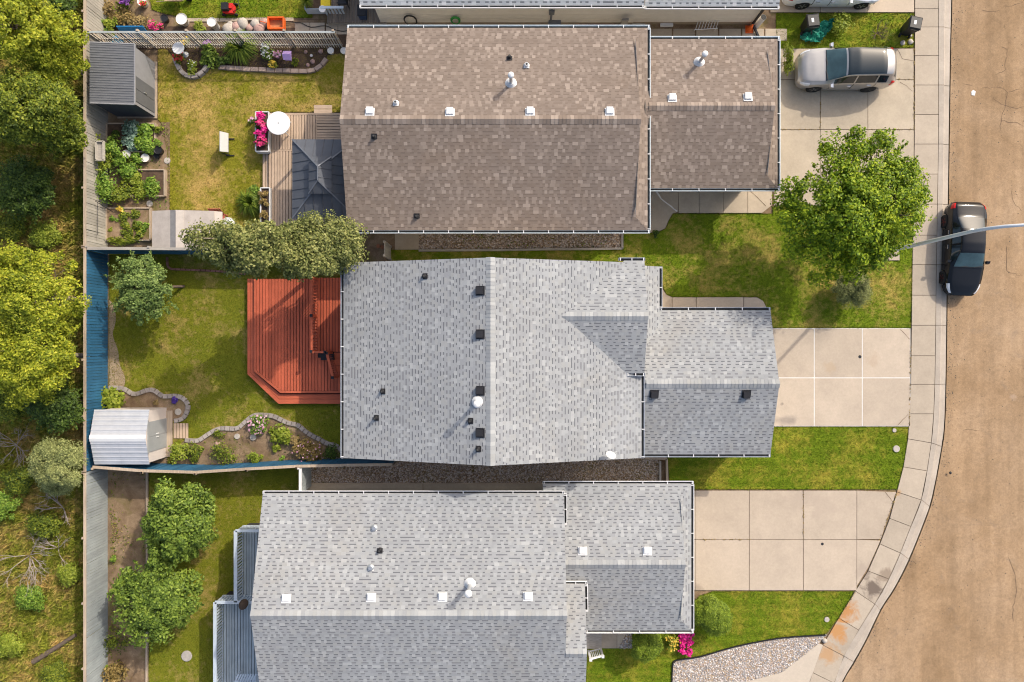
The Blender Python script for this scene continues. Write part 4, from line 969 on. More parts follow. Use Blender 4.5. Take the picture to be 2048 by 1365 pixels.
# plywood topped shed
org = Vector((-16.2,5.5,0)); sh = empty('shed', org, 'low plywood roofed shed with grey panels beside the vegetable bed', 'shed', 'garden sheds')
M['ply'] = plain('weathered_plywood', (.40,.355,.315), .85, var=.16, scale=2.5, fine=.1); M['ply2'] = plain('pale_plywood', (.46,.41,.36), .85, var=.12, scale=2.5, fine=.1)
M['ply_dark'] = plain('grey_felt_strip', (.19,.185,.185), .85, var=.2, scale=4)
ax, bx_, cx_, dx_, ex_ = [W(p,0,1.6).x for p in (301,341,353,368,425)]; yA, yB = W(0,421,1.6).y, W(0,497,1.6).y
MB().prism([(ax+.2,yB+.1),(ex_-.1,yB+.1),(ex_-.1,yA-.1),(ax+.2,yA-.1)], 0, 1.4).build('wall', M['rail_grey'], sh, org)
def slope_panel(xa_, za, xb_, zb, mat):
    b = MB(); t = .03; b.add([(xa_,yB,za),(xb_,yB,zb),(xb_,yA,zb),(xa_,yA,za),(xa_,yB,za-t),(xb_,yB,zb-t),(xb_,yA,zb-t),(xa_,yA,za-t)], [(0,1,2,3),(7,6,5,4),(0,4,5,1),(1,5,6,2),(2,6,7,3),(3,7,4,0)]); b.build('roof_panel', mat, sh, org)
slope_panel(ax,1.45,bx_,1.62,M['ply']); slope_panel(bx_,1.62,cx_,1.65,M['ply_dark']); slope_panel(cx_,1.68,dx_,1.62,M['ply2']); slope_panel(dx_,1.60,ex_,1.42,M['ply'])
slope_panel(ex_-.02,1.38,ex_+.3,1.2,M['ply2'])
# ---------------------------------------------------------------- cars
def paint(name, col, metal=.3, rough=.28, coat=.6):
    t = NT(name); c = t.mix(1.0, col, t.ramp(t.noise(3, 3), [(.3,.95),(.7,1.04)]), 'MULTIPLY'); m = t.out(c, rough, metal)
    t.b.inputs['Coat Weight'].default_value = coat; t.b.inputs['Coat Roughness'].default_value = .06; return m
M['glass'] = plain('car_glass', (.012,.02,.024), .06, var=0, spec=.6); M['tyre'] = plain('tyre_rubber', (.02,.02,.02), .85, var=.2)
M['screen_glass'] = plain('windscreen_glass', (.045,.085,.095), .07, var=.3, scale=2, spec=.6)
M['chrome'] = plain('chrome', (.7,.7,.7), .15, .9, var=0); M['lamp_clear'] = plain('lamp_glass', (.62,.64,.66), .15, var=.1, scale=12); M['lamp_red'] = plain('tail_lamp', (.5,.01,.012), .2, var=.1)
def interp(keys, s, smooth=7):
    x = np.array([k[0] for k in keys]); y = np.array([k[1] for k in keys]); v = np.interp(s, x, y)
    k = np.hanning(smooth+2)[1:-1]; k /= k.sum(); p = smooth//2
    return np.convolve(np.pad(v, p, mode='edge'), k, 'valid')
def car(label, loc, rz, spec, body_mat, rim_mat, name='parked_car', group='parked cars'):
    L, AX, R = spec['L'], spec['axles'], spec['wr']; N = 131; s = np.linspace(0,1,N); X = L/2 - s*L
    f = {k: interp(spec[k], s, 5 if k.startswith('w') else 7) for k in ('ztop','zbelt','zedge','wmax','wroof')}
    sill = np.full(N, .24); sill[:4] = [.34,.3,.27,.25]; sill[-4:] = [.27,.3,.33,.38]
    for ax in AX:
        d = (R+.055)**2 - (X-ax)**2; m = d > 0; sill[m] = np.maximum(sill[m], np.sqrt(d[m]) + R)
    J = []   # rows across the half section
    wb = f['wmax']-.045
    seg = [4,6,9,12]
    pts = [np.stack([f['wmax']-.05, sill],1), np.stack([f['wmax'], np.maximum(.58, sill)],1), np.stack([np.maximum(wb, f['wroof']), f['zbelt']],1), np.stack([f['wroof'], f['zedge']],1), np.stack([np.zeros(N), f['ztop']],1)]
    for k in range(4):
        for t in np.arange(seg[k])/seg[k]:
            if k == 3:   # roof crown: rounded
                w = pts[3][:,0]*np.cos(t*np.pi/2); z = pts[3][:,1] + (pts[4][:,1]-pts[3][:,1])*np.sin(t*np.pi/2); J.append(np.stack([w,z],1))
            else: J.append(pts[k]*(1-t)+pts[k+1]*t)
    J.append(pts[4]); J = np.array(J); nj = len(J)             # nj x N x 2
    full = np.concatenate([np.stack([np.broadcast_to(X,(nj,N)), J[:,:,0], J[:,:,1]],-1), np.stack([np.broadcast_to(X,(nj-1,N)), -J[:-1][::-1][:,:,0], J[:-1][::-1][:,:,1]],-1)], 0)
    K = len(full); V = full.transpose(1,0,2).reshape(-1,3)     # index = station*K + row
    root = empty(name, loc, label, 'car', group, rz)
    quad = lambda i, j: (i*K+j, i*K+j+1, (i+1)*K+j+1, (i+1)*K+j)
    def surf(pn, mat, cells, off=0.0, parent=None, smooth=True):
        if not cells: return None
        idx = {}; vs = []; fs = []
        for i, j in cells:
            q = []
            for v in quad(i, j):
                if v not in idx: idx[v] = len(vs); vs.append(V[v].copy())
                q.append(idx[v])
            fs.append(q[::-1])
        vs = np.array(vs); fs = np.array(fs)
        if off:
            nn = np.zeros_like(vs)
            for q in fs:
                n = np.cross(vs[q[1]]-vs[q[0]], vs[q[3]]-vs[q[0]])+np.cross(vs[q[2]]-vs[q[1]], vs[q[0]]-vs[q[1]]); nn[q] += n
            ln = np.linalg.norm(nn,axis=1,keepdims=True); ln[ln==0] = 1; nn /= ln
            c = np.array([0,0,.7]); flip = np.sign(((vs-c)*nn).sum(1).mean()); vs = vs + nn*off*(flip if flip else 1)
        return np_mesh(pn, vs, fs, mat, None, parent or root, smooth=smooth)
    o1, o2, o3 = seg[0], seg[0]+seg[1], seg[0]+seg[1]+seg[2]
    sym = lambda j: (K-2-j)
    allc = [(i,j) for i in range(N-1) for j in range(K-1)]
    body = surf('body', body_mat, allc)
    bm_ = M['black_plastic'] if spec.get('dark_bumper') else body_mat
    MB().add([tuple(V[k]) for k in range(K)], [tuple(range(K))]).build('front_bumper', bm_, root); MB().add([tuple(V[(N-1)*K+k]) for k in range(K)], [tuple(reversed(range(K)))]).build('rear_bumper', bm_, root)
    MB().box((0,0,.42),(L*.9,1.45,.36)).build('underbody', M['black_plastic'], root)
    st = lambda a, b_: range(int(a*(N-1)), int(b_*(N-1)))
    def top(a, b_, inset, mat, pn, par=None): return surf(pn, mat, [(i,j) for i in st(a,b_) for j in range(o3+inset, K-1-o3-inset)], .006, par)
    top(*spec['screen'], 1, M['screen_glass'], 'windscreen'); top(*spec['rear'], 1, M['glass'], 'rear_window')
    if 'sunroof' in spec: top(*spec['sunroof'], 2, M['glass'], 'sunroof')
    for a, b_ in spec['side']:
        rows = [(i,j) for i in st(a,b_) for j in range(o2+1, o3-1) if f['zedge'][i]-f['zbelt'][i] > .12]
        surf('side_window', M['glass'], rows, .006); surf('side_window', M['glass'], [(i,sym(j)) for i,j in rows], .006)
    h0, h1 = spec['head']; rows = [(i,j) for i in st(h0,h1) for j in range(o1+3, o2+spec.get('headup',5))]
    surf('headlight', M['lamp_clear'], rows, .008); surf('headlight', M['lamp_clear'], [(i,sym(j)) for i,j in rows], .008)
    t0, t1 = spec['tail']; rows = [(i,j) for i in st(t0,t1) for j in range(o1+3, o2+spec.get('tailup',3))]
    surf('tail_light', M['lamp_red'], rows, .008); surf('tail_light', M['lamp_red'], [(i,sym(j)) for i,j in rows], .008)
    for sx in spec['seams']:
        i = int(sx*(N-1)); rows = [(i,j) for j in range(2, o2)]
        surf('door_seam', M['black_plastic'], rows, .003); surf('door_seam', M['black_plastic'], [(i,sym(j)) for i,j in rows], .003)
    i = int(spec['screen'][0]*(N-1))-1; surf('bonnet_gap', M['black_plastic'], [(i,j) for j in range(o3, K-1-o3)], .004)
    # wheels
    wy = spec['wmax'][len(spec['wmax'])//2][1] - .12
    tb = MB(); tb.lathe((0,0,0), [(R*.62,-.1),(R*.95,-.105),(R,-.07),(R,.07),(R*.95,.105),(R*.62,.1)], 28); tyre = tb.mesh('tyre', M['tyre'])
    rb = MB(); rb.lathe((0,0,0), [(R*.64,.03),(R*.64,.095),(R*.58,.1),(R*.55,.05),(.06,.045)], 28, 1)
    for k in range(5):
        a = 2*math.pi*k/5
        for da in (-.12,.12): rb.beam((.04*math.cos(a),.04*math.sin(a),.085),(R*.6*math.cos(a+da),R*.6*math.sin(a+da),.085),.035,.03)
    rb.lathe((0,0,.07), [(.06,0),(.05,.03)], 10); rim = rb.mesh('rim', [rim_mat, M['black_plastic']])
    for ax in AX:
        for sd in (1,-1):
            w = link('wheel', tyre, root, (ax, sd*wy, R), (-sd*math.pi/2,0,0)); link('rim', rim, w, (0,0,0))
    # mirrors, handles, wipers
    mi = int((spec['screen'][0]+.055)*(N-1))
    for sd in (1,-1):
        p = Vector((X[mi], sd*(f['wmax'][mi]+.06), f['zbelt'][mi]+.06)); b = MB()
        b.add([p+Vector(c) for c in ((-.05,-.1,-.07),(.09,-.07,-.05),(.09,.07,-.05),(-.05,.1,-.07),(-.06,-.1,.07),(.06,-.07,.05),(.06,.07,.05),(-.06,.1,.07))], [(3,2,1,0),(4,5,6,7),(0,1,5,4),(1,2,6,5),(2,3,7,6),(3,0,4,7)]); b.build('mirror', spec.get('mirror', body_mat), root)
        for hs in spec['handles']:
            i = int(hs*(N-1)); MB().box((X[i], sd*(f['wmax'][i]-.005), f['zbelt'][i]-.17),(.2,.04,.035)).build('door_handle', M['chrome'], root)
    c0 = X[int(spec['screen'][0]*(N-1))]
    for sd in (-.35,.25): MB().beam((c0+.02,sd,f['ztop'][int(spec['screen'][0]*(N-1))]+.01),(c0-.06,sd+.5,f['ztop'][int(spec['screen'][0]*(N-1))]+.015),.025,.02).build('wiper', M['black_plastic'], root)
    return root, f, X
SUV = dict(L=4.66, axles=(1.42,-1.28), wr=.36, screen=(.262,.43), rear=(.935,.972), sunroof=(.445,.835), side=((.34,.545),(.56,.76),(.775,.87)), head=(.03,.115), tail=(.93,.985), handles=(.52,.72), seams=(.33,.55,.77), headup=4, mirror=M['chrome'],
    ztop=[(0,.66),(.02,.82),(.06,.93),(.15,1.02),(.26,1.10),(.44,1.62),(.55,1.69),(.8,1.68),(.92,1.60),(.965,1.28),(1,.98)], zbelt=[(0,.6),(.03,.74),(.1,.86),(.26,1.0),(.5,1.05),(.85,1.13),(.95,1.1),(1,.85)],
    zedge=[(0,.64),(.03,.79),(.08,.9),(.25,1.06),(.3,1.14),(.45,1.52),(.55,1.59),(.8,1.57),(.9,1.48),(.96,1.18),(1,.9)], wmax=[(0,.58),(.02,.74),(.06,.86),(.14,.93),(.5,.94),(.88,.93),(.95,.88),(1,.76)],
    wroof=[(0,.5),(.04,.62),(.12,.74),(.25,.76),(.45,.66),(.6,.65),(.85,.62),(.95,.6),(1,.62)])
SED = dict(L=4.55, axles=(1.4,-1.38), wr=.33, screen=(.30,.44), rear=(.70,.83), side=((.37,.53),(.545,.72)), head=(.03,.13), tail=(.93,.985), handles=(.52,.67), seams=(.34,.54,.71), headup=6, tailup=5, dark_bumper=True,
    ztop=[(0,.58),(.03,.70),(.1,.82),(.29,.98),(.45,1.38),(.54,1.43),(.68,1.40),(.84,1.10),(.9,1.06),(.97,1.02),(1,.86)], zbelt=[(0,.52),(.04,.62),(.15,.75),(.3,.90),(.6,.96),(.85,.99),(.96,.95),(1,.78)],
    zedge=[(0,.56),(.04,.67),(.12,.79),(.29,.95),(.34,1.05),(.46,1.30),(.55,1.35),(.68,1.31),(.83,1.05),(.96,1.0),(1,.82)], wmax=[(0,.5),(.025,.68),(.08,.82),(.18,.88),(.5,.895),(.85,.88),(.95,.82),(1,.66)],
    wroof=[(0,.44),(.05,.6),(.14,.70),(.28,.72),(.46,.58),(.6,.57),(.7,.58),(.85,.68),(.96,.66),(1,.55)])
WHT = dict(SED, L=4.85, axles=(1.52,-1.4), dark_bumper=False)
car('pale silver beige SUV with black glass roof on the upper driveway', (16.32,13.33,.03), math.pi, SUV, paint('silver_beige_paint', (.42,.40,.375), .55, .3), M['chrome'])
car('black sedan with red accented wheels parked at the kerb', (22.25,4.52,-.11), -math.pi/2-.035, SED, paint('black_paint', (.007,.008,.010), 0.0, .14, .15), plain('black_red_rim', (.10,.012,.008), .4, var=.6, scale=14))
car('white car at the top edge of the picture', (15.75,17.42,.03), 0, WHT, paint('white_paint_car', (.74,.75,.76), .05, .3), M['galv'])
# ---------------------------------------------------------------- trees, shrubs and plants
LF = {
 'street': leaf_mat('street_tree_leaf', (0.040,0.085,0.006), (0.170,0.275,0.012), (0.480,0.550,0.024), .35, .5),
 'yellow': leaf_mat('yellow_green_leaf', (0.085,0.125,0.008), (0.265,0.315,0.020), (0.620,0.600,0.055), .38, .5),
 'wildgreen': leaf_mat('wild_green_leaf', (0.030,0.055,0.008), (0.135,0.185,0.018), (0.360,0.380,0.035), .3, .5),
 'deep': leaf_mat('deep_green_leaf', (0.018,0.040,0.008), (0.060,0.105,0.016), (0.150,0.220,0.030), .25, .6),
 'olive': leaf_mat('olive_leaf', (0.045,0.060,0.016), (0.155,0.180,0.045), (0.400,0.390,0.130), .25, .7),
 'fruit': leaf_mat('fruit_tree_leaf', (0.045,0.080,0.020), (0.150,0.225,0.055), (0.330,0.420,0.120), .3, .8),
 'lilac': leaf_mat('broad_shrub_leaf', (0.040,0.075,0.012), (0.140,0.215,0.028), (0.310,0.400,0.060), .3, .7),
 'pine': leaf_mat('pine_needle', (0.060,0.075,0.025), (0.170,0.195,0.060), (0.330,0.340,0.120), .15, 1.5),
 'cedar': leaf_mat('cedar_spray', (0.060,0.110,0.010), (0.160,0.235,0.018), (0.320,0.400,0.035), .2, 1.2),
 'juniper': leaf_mat('juniper_spray', (0.090,0.110,0.035), (0.230,0.260,0.085), (0.420,0.430,0.160), .15, 1.0),
 'lime': leaf_mat('lime_leaf', (0.128,0.185,0.017), (.22,.28,.025), (.40,.43,.06), .3, 1.2),
 'veg': leaf_mat('vegetable_leaf', (0.045,0.100,0.012), (0.160,0.280,0.030), (0.360,0.460,0.070), .3, 1.2),
 'bluegreen': leaf_mat('blue_green_leaf', (0.099,0.185,0.128), (.17,.27,.20), (.33,.43,.34), .2, 1.2),
 'blade': leaf_mat('long_blade_leaf', (0.071,0.128,0.014), (.15,.22,.025), (.33,.38,.05), .3, 1.2),
 'russet': leaf_mat('russet_leaf', (0.142,0.099,0.028), (.26,.19,.055), (.48,.33,.13), .25, 1.5),
 'dry': leaf_mat('dry_straw', (0.170,0.121,0.043), (.26,.185,.07), (.42,.31,.13), .2, 1.0),
 'pink': leaf_mat('pink_petal', (.45,.02,.10), (.62,.03,.17), (.75,.12,.28), .2, 2), 'magenta': leaf_mat('magenta_petal', (.50,.008,.14), (.70,.012,.22), (.85,.06,.35), .15, 2),
 'red': leaf_mat('red_petal', (.40,.01,.02), (.55,.03,.04), (.7,.10,.06), .15, 2), 'purple': leaf_mat('purple_petal', (.25,.06,.36), (.42,.13,.55), (.62,.32,.72), .2, 2),
 'rose': leaf_mat('pale_rose_petal', (.5,.2,.3), (.65,.35,.45), (.8,.6,.65), .2, 2), 'white': leaf_mat('white_petal', (.55,.55,.5), (.7,.7,.66), (.82,.82,.8), .2, 2),
 'gold': leaf_mat('gold_petal', (.5,.3,.03), (.65,.45,.05), (.75,.6,.15), .2, 2), 'violet': leaf_mat('violet_leaf', (.04,.02,.16), (.08,.04,.28), (.15,.09,.42), .2, 2),
}
M['bark'] = plain('bark', (.13,.095,.07), .95, var=.35, scale=9, bump=.6); M['pale_bark'] = plain('pale_bark', (.30,.25,.20), .95, var=.3, scale=9, bump=.5)
M['dead_wood'] = plain('dead_grey_wood', (.34,.29,.25), .95, var=.25, scale=8)
def leaves(name, C, Nn, size, mat, parent, org, aspect=.55, fold=.0):
    n = len(C); size = np.broadcast_to(np.asarray(size, dtype=float), (n,))[:,None]
    r = rng.normal(size=(n,3)); t = np.cross(Nn, r); t /= np.linalg.norm(t,axis=1,keepdims=True)+1e-9
    b = np.cross(Nn, t); b /= np.linalg.norm(b,axis=1,keepdims=True)+1e-9
    V = np.stack([C-t*size, C-b*size*aspect+Nn*size*fold, C+t*size, C+b*size*aspect+Nn*size*fold], 1).reshape(-1,3)
    return np_mesh(name, V, np.arange(4*n).reshape(-1,4), mat, None, parent, org)
def lobed(n_lobes, seed):
    g = np.random.default_rng(seed); D = g.normal(size=(n_lobes,3)); D /= np.linalg.norm(D,axis=1,keepdims=True); A = g.uniform(.15,.5,n_lobes)
    def f(d):
        k = np.clip(d @ D.T, 0, 1)**5; return .66 + (k*A).max(1) + .05*g.normal(size=len(d))
    return f
def crown_pts(center, radii, nc, per, rc, seed, hollow=.55, flat=.25, lobes=14, up=.6):
    """leaf places and normals: clumps through a lobed crown"""
    g = np.random.default_rng(seed); d = g.normal(size=(nc,3)); d[:,2] = np.where(d[:,2] < -.3, -d[:,2], d[:,2]); d /= np.linalg.norm(d,axis=1,keepdims=True)
    rr = hollow + (1-hollow)*g.uniform(0,1,nc)**.6; f = lobed(lobes, seed+5)(d)
    cl = np.array(center) + d*(rr*f)[:,None]*np.array(radii); rcs = rc*g.uniform(.55,1.35,nc)
    k = (per*g.uniform(.6,1.4,nc)).astype(int); I = np.repeat(np.arange(nc), k); n = len(I)
    e = g.normal(size=(n,3)); e /= np.linalg.norm(e,axis=1,keepdims=True); q = g.uniform(.25,1,n)**.6
    C = cl[I] + e*(q*rcs[I])[:,None]*np.array([1,1,1-flat])
    Nn = e*.55 + d[I]*.35 + g.normal(size=(n,3))*.45 + np.array([.12,.13,up]); Nn /= np.linalg.norm(Nn,axis=1,keepdims=True)
    return C, Nn, cl
def limbs(b, base, top, cl, r, seed, share=.4):
    g = random.Random(seed); base = Vector(base); top = Vector(top); mid = base.lerp(top,.5)+Vector((g.uniform(-.1,.1),g.uniform(-.1,.1),0))
    b.tube([base, mid, top], [r, r*.8, r*.55], 8)
    for c in cl:
        if g.random() > share: continue
        c = Vector(c); s = base.lerp(top, g.uniform(.45,1)); m = s.lerp(c,.5) + Vector((g.uniform(-.2,.2),g.uniform(-.2,.2),.15)); rr = r*g.uniform(.18,.36)
        b.tube([s, m, c], [rr, rr*.7, rr*.25], 5)
def tree(label, px, py, zc, radii, nc, per, rc, size, key, name='tree', cat='tree', group=None, trunk_r=.12, seed=1, hollow=.55, lean=(0,0), bark='bark', flat=.25, lobes=14, share=.4, up=.6, aspect=.55, shoots=0, cut=None):
    c = W(px,py,zc); base = Vector((c.x-lean[0], c.y-lean[1], 0)); root = empty(name, base, label, cat, group)
    C, Nn, cl = crown_pts(c, radii, nc, per, rc, seed, hollow, flat, lobes, up)
    if shoots:                          # leafy shoots that break the outline
        g = np.random.default_rng(seed+99); d = g.normal(size=(shoots,3)); d[:,2] = np.abs(d[:,2])*.6; d /= np.linalg.norm(d,axis=1,keepdims=True)
        f = lobed(lobes, seed+5)(d); k = 42; I = np.repeat(np.arange(shoots),k); t = g.uniform(0,1,len(I)); Ls = g.uniform(.25,.75,shoots)
        S_ = np.array(c) + d[I]*(f[I]*.86)[:,None]*np.array(radii) + d[I]*(t*Ls[I])[:,None] + g.normal(size=(len(I),3))*(.10*(1.1-t))[:,None]
        C = np.r_[C, S_]; q = d[I]*.2+g.normal(size=(len(I),3))*.5+np.array([.1,.1,.6]); Nn = np.r_[Nn, q/np.linalg.norm(q,axis=1,keepdims=True)]
    if cut is not None:                 # a side where the crown stays short
        q = (C-np.array(c))/np.array(radii); k = q[:,0]*cut[0]+q[:,1]*cut[1] < cut[2]+rng.normal(0,.06,len(C)); C, Nn = C[k], Nn[k]; q = (cl-np.array(c))/np.array(radii); cl = cl[q[:,0]*cut[0]+q[:,1]*cut[1] < cut[2]]
    low = C[:,2] < .06; C[low,2] = .06 + rng.uniform(0,.1,low.sum())
    b = MB(); limbs(b, base, (c.x,c.y,c.z+radii[2]*.2), cl, trunk_r, seed, share); b.build('trunk', M[bark], root, base)
    leaves('crown', C, Nn, size*rng.uniform(.6,1.35,len(C)), LF[key], root, base, aspect); return root
TG = 'trees beyond the rear fence'
# street tree
tree('big bright green street tree on the front lawn', 1716, 434, 4.3, (3.35,3.3,2.1), 280, 190, .46, .066, 'street', seed=24, trunk_r=.17, hollow=.3, lobes=26, flat=.35, shoots=120, cut=(.78,-.62,.56))
# tall trees on the line between the yards
tree('wide olive green tree overhanging the red deck', 640, 500, 4.6, (2.15,1.35,1.9), 150, 170, .42, .06, 'olive', group='trees along the side fence', seed=31, trunk_r=.15, hollow=.4, lobes=16)
tree('paler olive tree leaning out beside the plywood shed', 490, 496, 6.6, (2.1,1.05,2.3), 120, 150, .40, .06, 'olive', group='trees along the side fence', seed=33, trunk_r=.13, hollow=.35, lobes=16, lean=(-1.6,.1), bark='pale_bark', share=.7)
tree('small fruit tree in the middle back yard', 291, 573, 1.9, (1.42,1.38,1.1), 95, 150, .28, .06, 'fruit', shoots=36, seed=41, trunk_r=.07, hollow=.3, lobes=18, lean=(-.9,-.15), flat=.4)
tree('upper of two broad leaved round trees in the lower yard', 361, 1048, 2.0, (1.95,1.85,1.5), 120, 190, .40, .072, 'lilac', shoots=30, group='round trees in the lower yard', seed=51, trunk_r=.1, hollow=.5)
tree('lower of two broad leaved round trees in the lower yard', 324, 1196, 2.0, (2.1,1.95,1.5), 130, 190, .40, .072, 'lilac', shoots=30, group='round trees in the lower yard', seed=53, trunk_r=.1, hollow=.5)
# wild trees behind the fence
for k, (lab, px, py, z, rad, nc, key, sd) in enumerate([
    ('yellow green wild tree in the top left corner', 40, 45, 4.2, (2.6,2.0,1.9), 130, 'yellow', 61),
    ('yellow wild tree pressing against the upper fence', 112, 112, 3.2, (1.25,1.5,1.4), 75, 'yellow', 62),
    ('green wild tree below the yellow corner tree', 62, 232, 3.6, (2.3,1.75,1.8), 120, 'wildgreen', 63),
    ('half shaded green wild tree hugging the weathered fence', 128, 262, 2.6, (.95,1.1,1.2), 55, 'wildgreen', 64),
    ('dark leafy wild bush in shadow by the left edge', 55, 385, 1.3, (1.5,1.4,.9), 65, 'deep', 65),
    ('broad yellow green wild tree behind the blue fence', 62, 590, 4.0, (2.3,2.1,1.9), 135, 'yellow', 66),
    ('lower yellow green wild tree behind the blue fence', 70, 715, 3.8, (2.4,1.9,1.9), 135, 'yellow', 67),
    ('dark green wild bush behind the blue fence by the shed', 112, 812, 2.0, (1.35,.95,1.2), 65, 'deep', 68),
    ('green scrubby bush at the left edge below the yellow trees', 20, 800, 1.8, (1.0,.9,.9), 40, 'wildgreen', 69)]):
    tree(lab, px, py, z, rad, int(nc*1.25), 200, .40, .058, key, shoots=30, group=TG, seed=sd, trunk_r=.12, hollow=.45, share=.5, bark='pale_bark' if key == 'yellow' else 'bark')
tree('dark bare patch bush behind the upper fence corner', 128, 20, 1.2, (.7,.8,.6), 25, 90, .3, .06, 'deep', name='bush', cat='bush', seed=70)
for k, (lab, px, py, r_, key) in enumerate([('grey green scrub at the left edge beside the juniper', 40, 960, 1.0, 'wildgreen'), ('low green scrub under the bleached branches', 90, 1050, .9, 'wildgreen'), ('fresh green weeds at the far left edge', 8, 1010, .9, 'veg'),
    ('leafy scrub in the wild grass near the log', 60, 1195, .8, 'veg'), ('tall weeds below the dark leafy bush', 95, 470, .8, 'lime'), ('scrub at the foot of the green wild tree', 20, 455, .9, 'wildgreen'), ('small scrub bush by the lower grey fence', 140, 1150, .5, 'lime'), ('weedy clump at the bottom left corner', 110, 1345, .8, 'wildgreen'), ('straw and green clump beside the fallen log', 20, 1290, .9, 'lime')]):
    tree(lab, px, py, .35, (r_,r_*.8,.4), 34, 110, .3, .05, key, name='bush', cat='bush', group='scrub behind the rear fence', seed=300+k, trunk_r=.03, hollow=.2)
# clipped and conifer shrubs
tree('pale grey green juniper behind the white shed', 118, 925, 2.1, (1.5,1.2,.9), 90, 260, .34, .035, 'juniper', name='shrub', cat='shrub', seed=71, hollow=.7, lobes=9, flat=.1)
tree('small pale juniper tuft below the large juniper', 122, 972, 1.2, (.85,.42,.5), 36, 200, .26, .035, 'juniper', name='shrub', cat='shrub', seed=72, hollow=.7)
tree('small bushy pine on the front lawn by the street tree', 1703, 577, .9, (.92,.9,.75), 110, 190, .26, .06, 'pine', name='shrub', cat='shrub', seed=73, hollow=.5, aspect=.16, lobes=24)
tree('large clipped round cedar shrub by the lower driveway', 1425, 1231, .95, (.98,1.0,.82), 170, 330, .22, .042, 'cedar', name='shrub', cat='shrub', seed=74, hollow=.8, lobes=3, aspect=.3)
tree('smaller clipped round cedar shrub by the lower porch', 1294, 1287, .85, (.86,.84,.70), 150, 300, .2, .042, 'cedar', name='shrub', cat='shrub', seed=75, hollow=.84, lobes=3, aspect=.3)
def brush(label, px, py, r, h, n, seed, mat='dead_wood', th=.022, name='dead_bush', group=None):
    g = random.Random(seed); base = W(px,py); root = empty(name, base, label, 'dead bush', group); b = MB()
    def grow(p, d, L, rad, depth):
        q = p + d*L*.5 + Vector((g.uniform(-.08,.08),g.uniform(-.08,.08),g.uniform(-.02,.06)))*L; e = p + d*L
        b.tube([p, q, e], [rad, rad*.8, rad*.5], 4, cap=False)
        if depth:
            for _ in range(3): grow(p.lerp(e, g.uniform(.4,1)), (d+Vector((g.uniform(-.8,.8),g.uniform(-.8,.8),g.uniform(-.3,.4)))).normalized(), L*g.uniform(.4,.7), rad*.55, depth-1)
    for k in range(n):
        a = g.uniform(0,6.28); grow(base+Vector((0,0,.05)), Vector((math.cos(a)*r/h,math.sin(a)*r/h,g.uniform(.4,1))).normalized(), r*g.uniform(.6,1), th, 3)
    b.build('branches', M[mat], root, base); return root
brush('bleached bare branches below the juniper', 128, 1015, 1.0, .7, 4, 81, th=.035)
brush('tangled grey dead bush in the wild grass', 62, 1110, 1.3, .8, 9, 82)
brush('dead brown brush left of the juniper', 35, 890, 1.1, .8, 9, 83)
brush('bare twiggy bush behind the top fence corner', 122, 10, .8, .8, 7, 84)
brush('faint dead stalks by the lower fence', 118, 1095, .9, .5, 6, 85)
b = MB(); p0, p1 = W(155,1268), W(70,1322); b.tube([p0+Vector((0,0,.12)), p0.lerp(p1,.4)+Vector((.1,.05,.12)), p1+Vector((0,0,.1))], [.09,.12,.14], 8); b.thing('fallen_log', M['bark'], 'fallen log in the wild grass near the bottom left', 'log')
def plant(label, px, py, r, h, n, size, key, name='plant', cat='plant', group=None, flower=None, nf=0, fsize=.05, kind='bush', seed=None, z0=0.0):
    """a small garden plant: bushy, or a fountain of long blades"""
    r *= 1.48; h *= 1.2; n = int(n*2.3); base = W(px,py,z0); seed = seed if seed is not None else int(px*7+py); g = np.random.default_rng(seed); root = empty(name, base, label, cat, group)
    if kind == 'bush':
        C, Nn, cl = crown_pts((base.x,base.y,base.z+h*.5), (r*.8,r*.8,h*.5), max(5,n//45), 45, r*.34, seed, .2, .3, 8)
        C[:,2] = np.maximum(C[:,2], base.z+.03); leaves('foliage', C, Nn, size*g.uniform(.6,1.4,len(C)), LF[key], root, base)
        b = MB()
        for c in cl[:6]: b.tube([base, Vector(c)], [.012,.006], 4, cap=False)
        b.build('stem', M['bark'], root, base)
        if flower:
            i = g.choice(len(C), min(nf,len(C)), replace=False); F_ = C[i] + np.array([0,0,.03]) + g.normal(size=(len(i),3))*.03; F_[:,2] += h*.12
            Nf = np.tile([.1,.1,1.0],(len(i),1)) + g.normal(size=(len(i),3))*.3; Nf /= np.linalg.norm(Nf,axis=1,keepdims=True); leaves('flowers', F_, Nf, fsize*g.uniform(.7,1.3,len(i)), LF[flower], root, base, .9)
    else:
        a = g.uniform(0,6.28,n); L = r*g.uniform(.6,1.1,n); V = []; Fs = []
        for i in range(n):
            d = np.array([math.cos(a[i]),math.sin(a[i]),0]); s = np.array([-d[1],d[0],0])*size*.35; bb = np.array(base)
            p = [bb + d*.02, bb + d*L[i]*.45 + [0,0,h*g.uniform(.7,1.1)], bb + d*L[i] + [0,0,h*g.uniform(.2,.7)]]; k = len(V)
            V += [p[0]-s*.7,p[0]+s*.7,p[1]-s,p[1]+s,p[2]-s*.15,p[2]+s*.15]; Fs += [[k,k+1,k+3,k+2],[k+2,k+3,k+5,k+4]]
        np_mesh('foliage', np.array(V), np.array(Fs), LF[key], None, root, base)
    return root
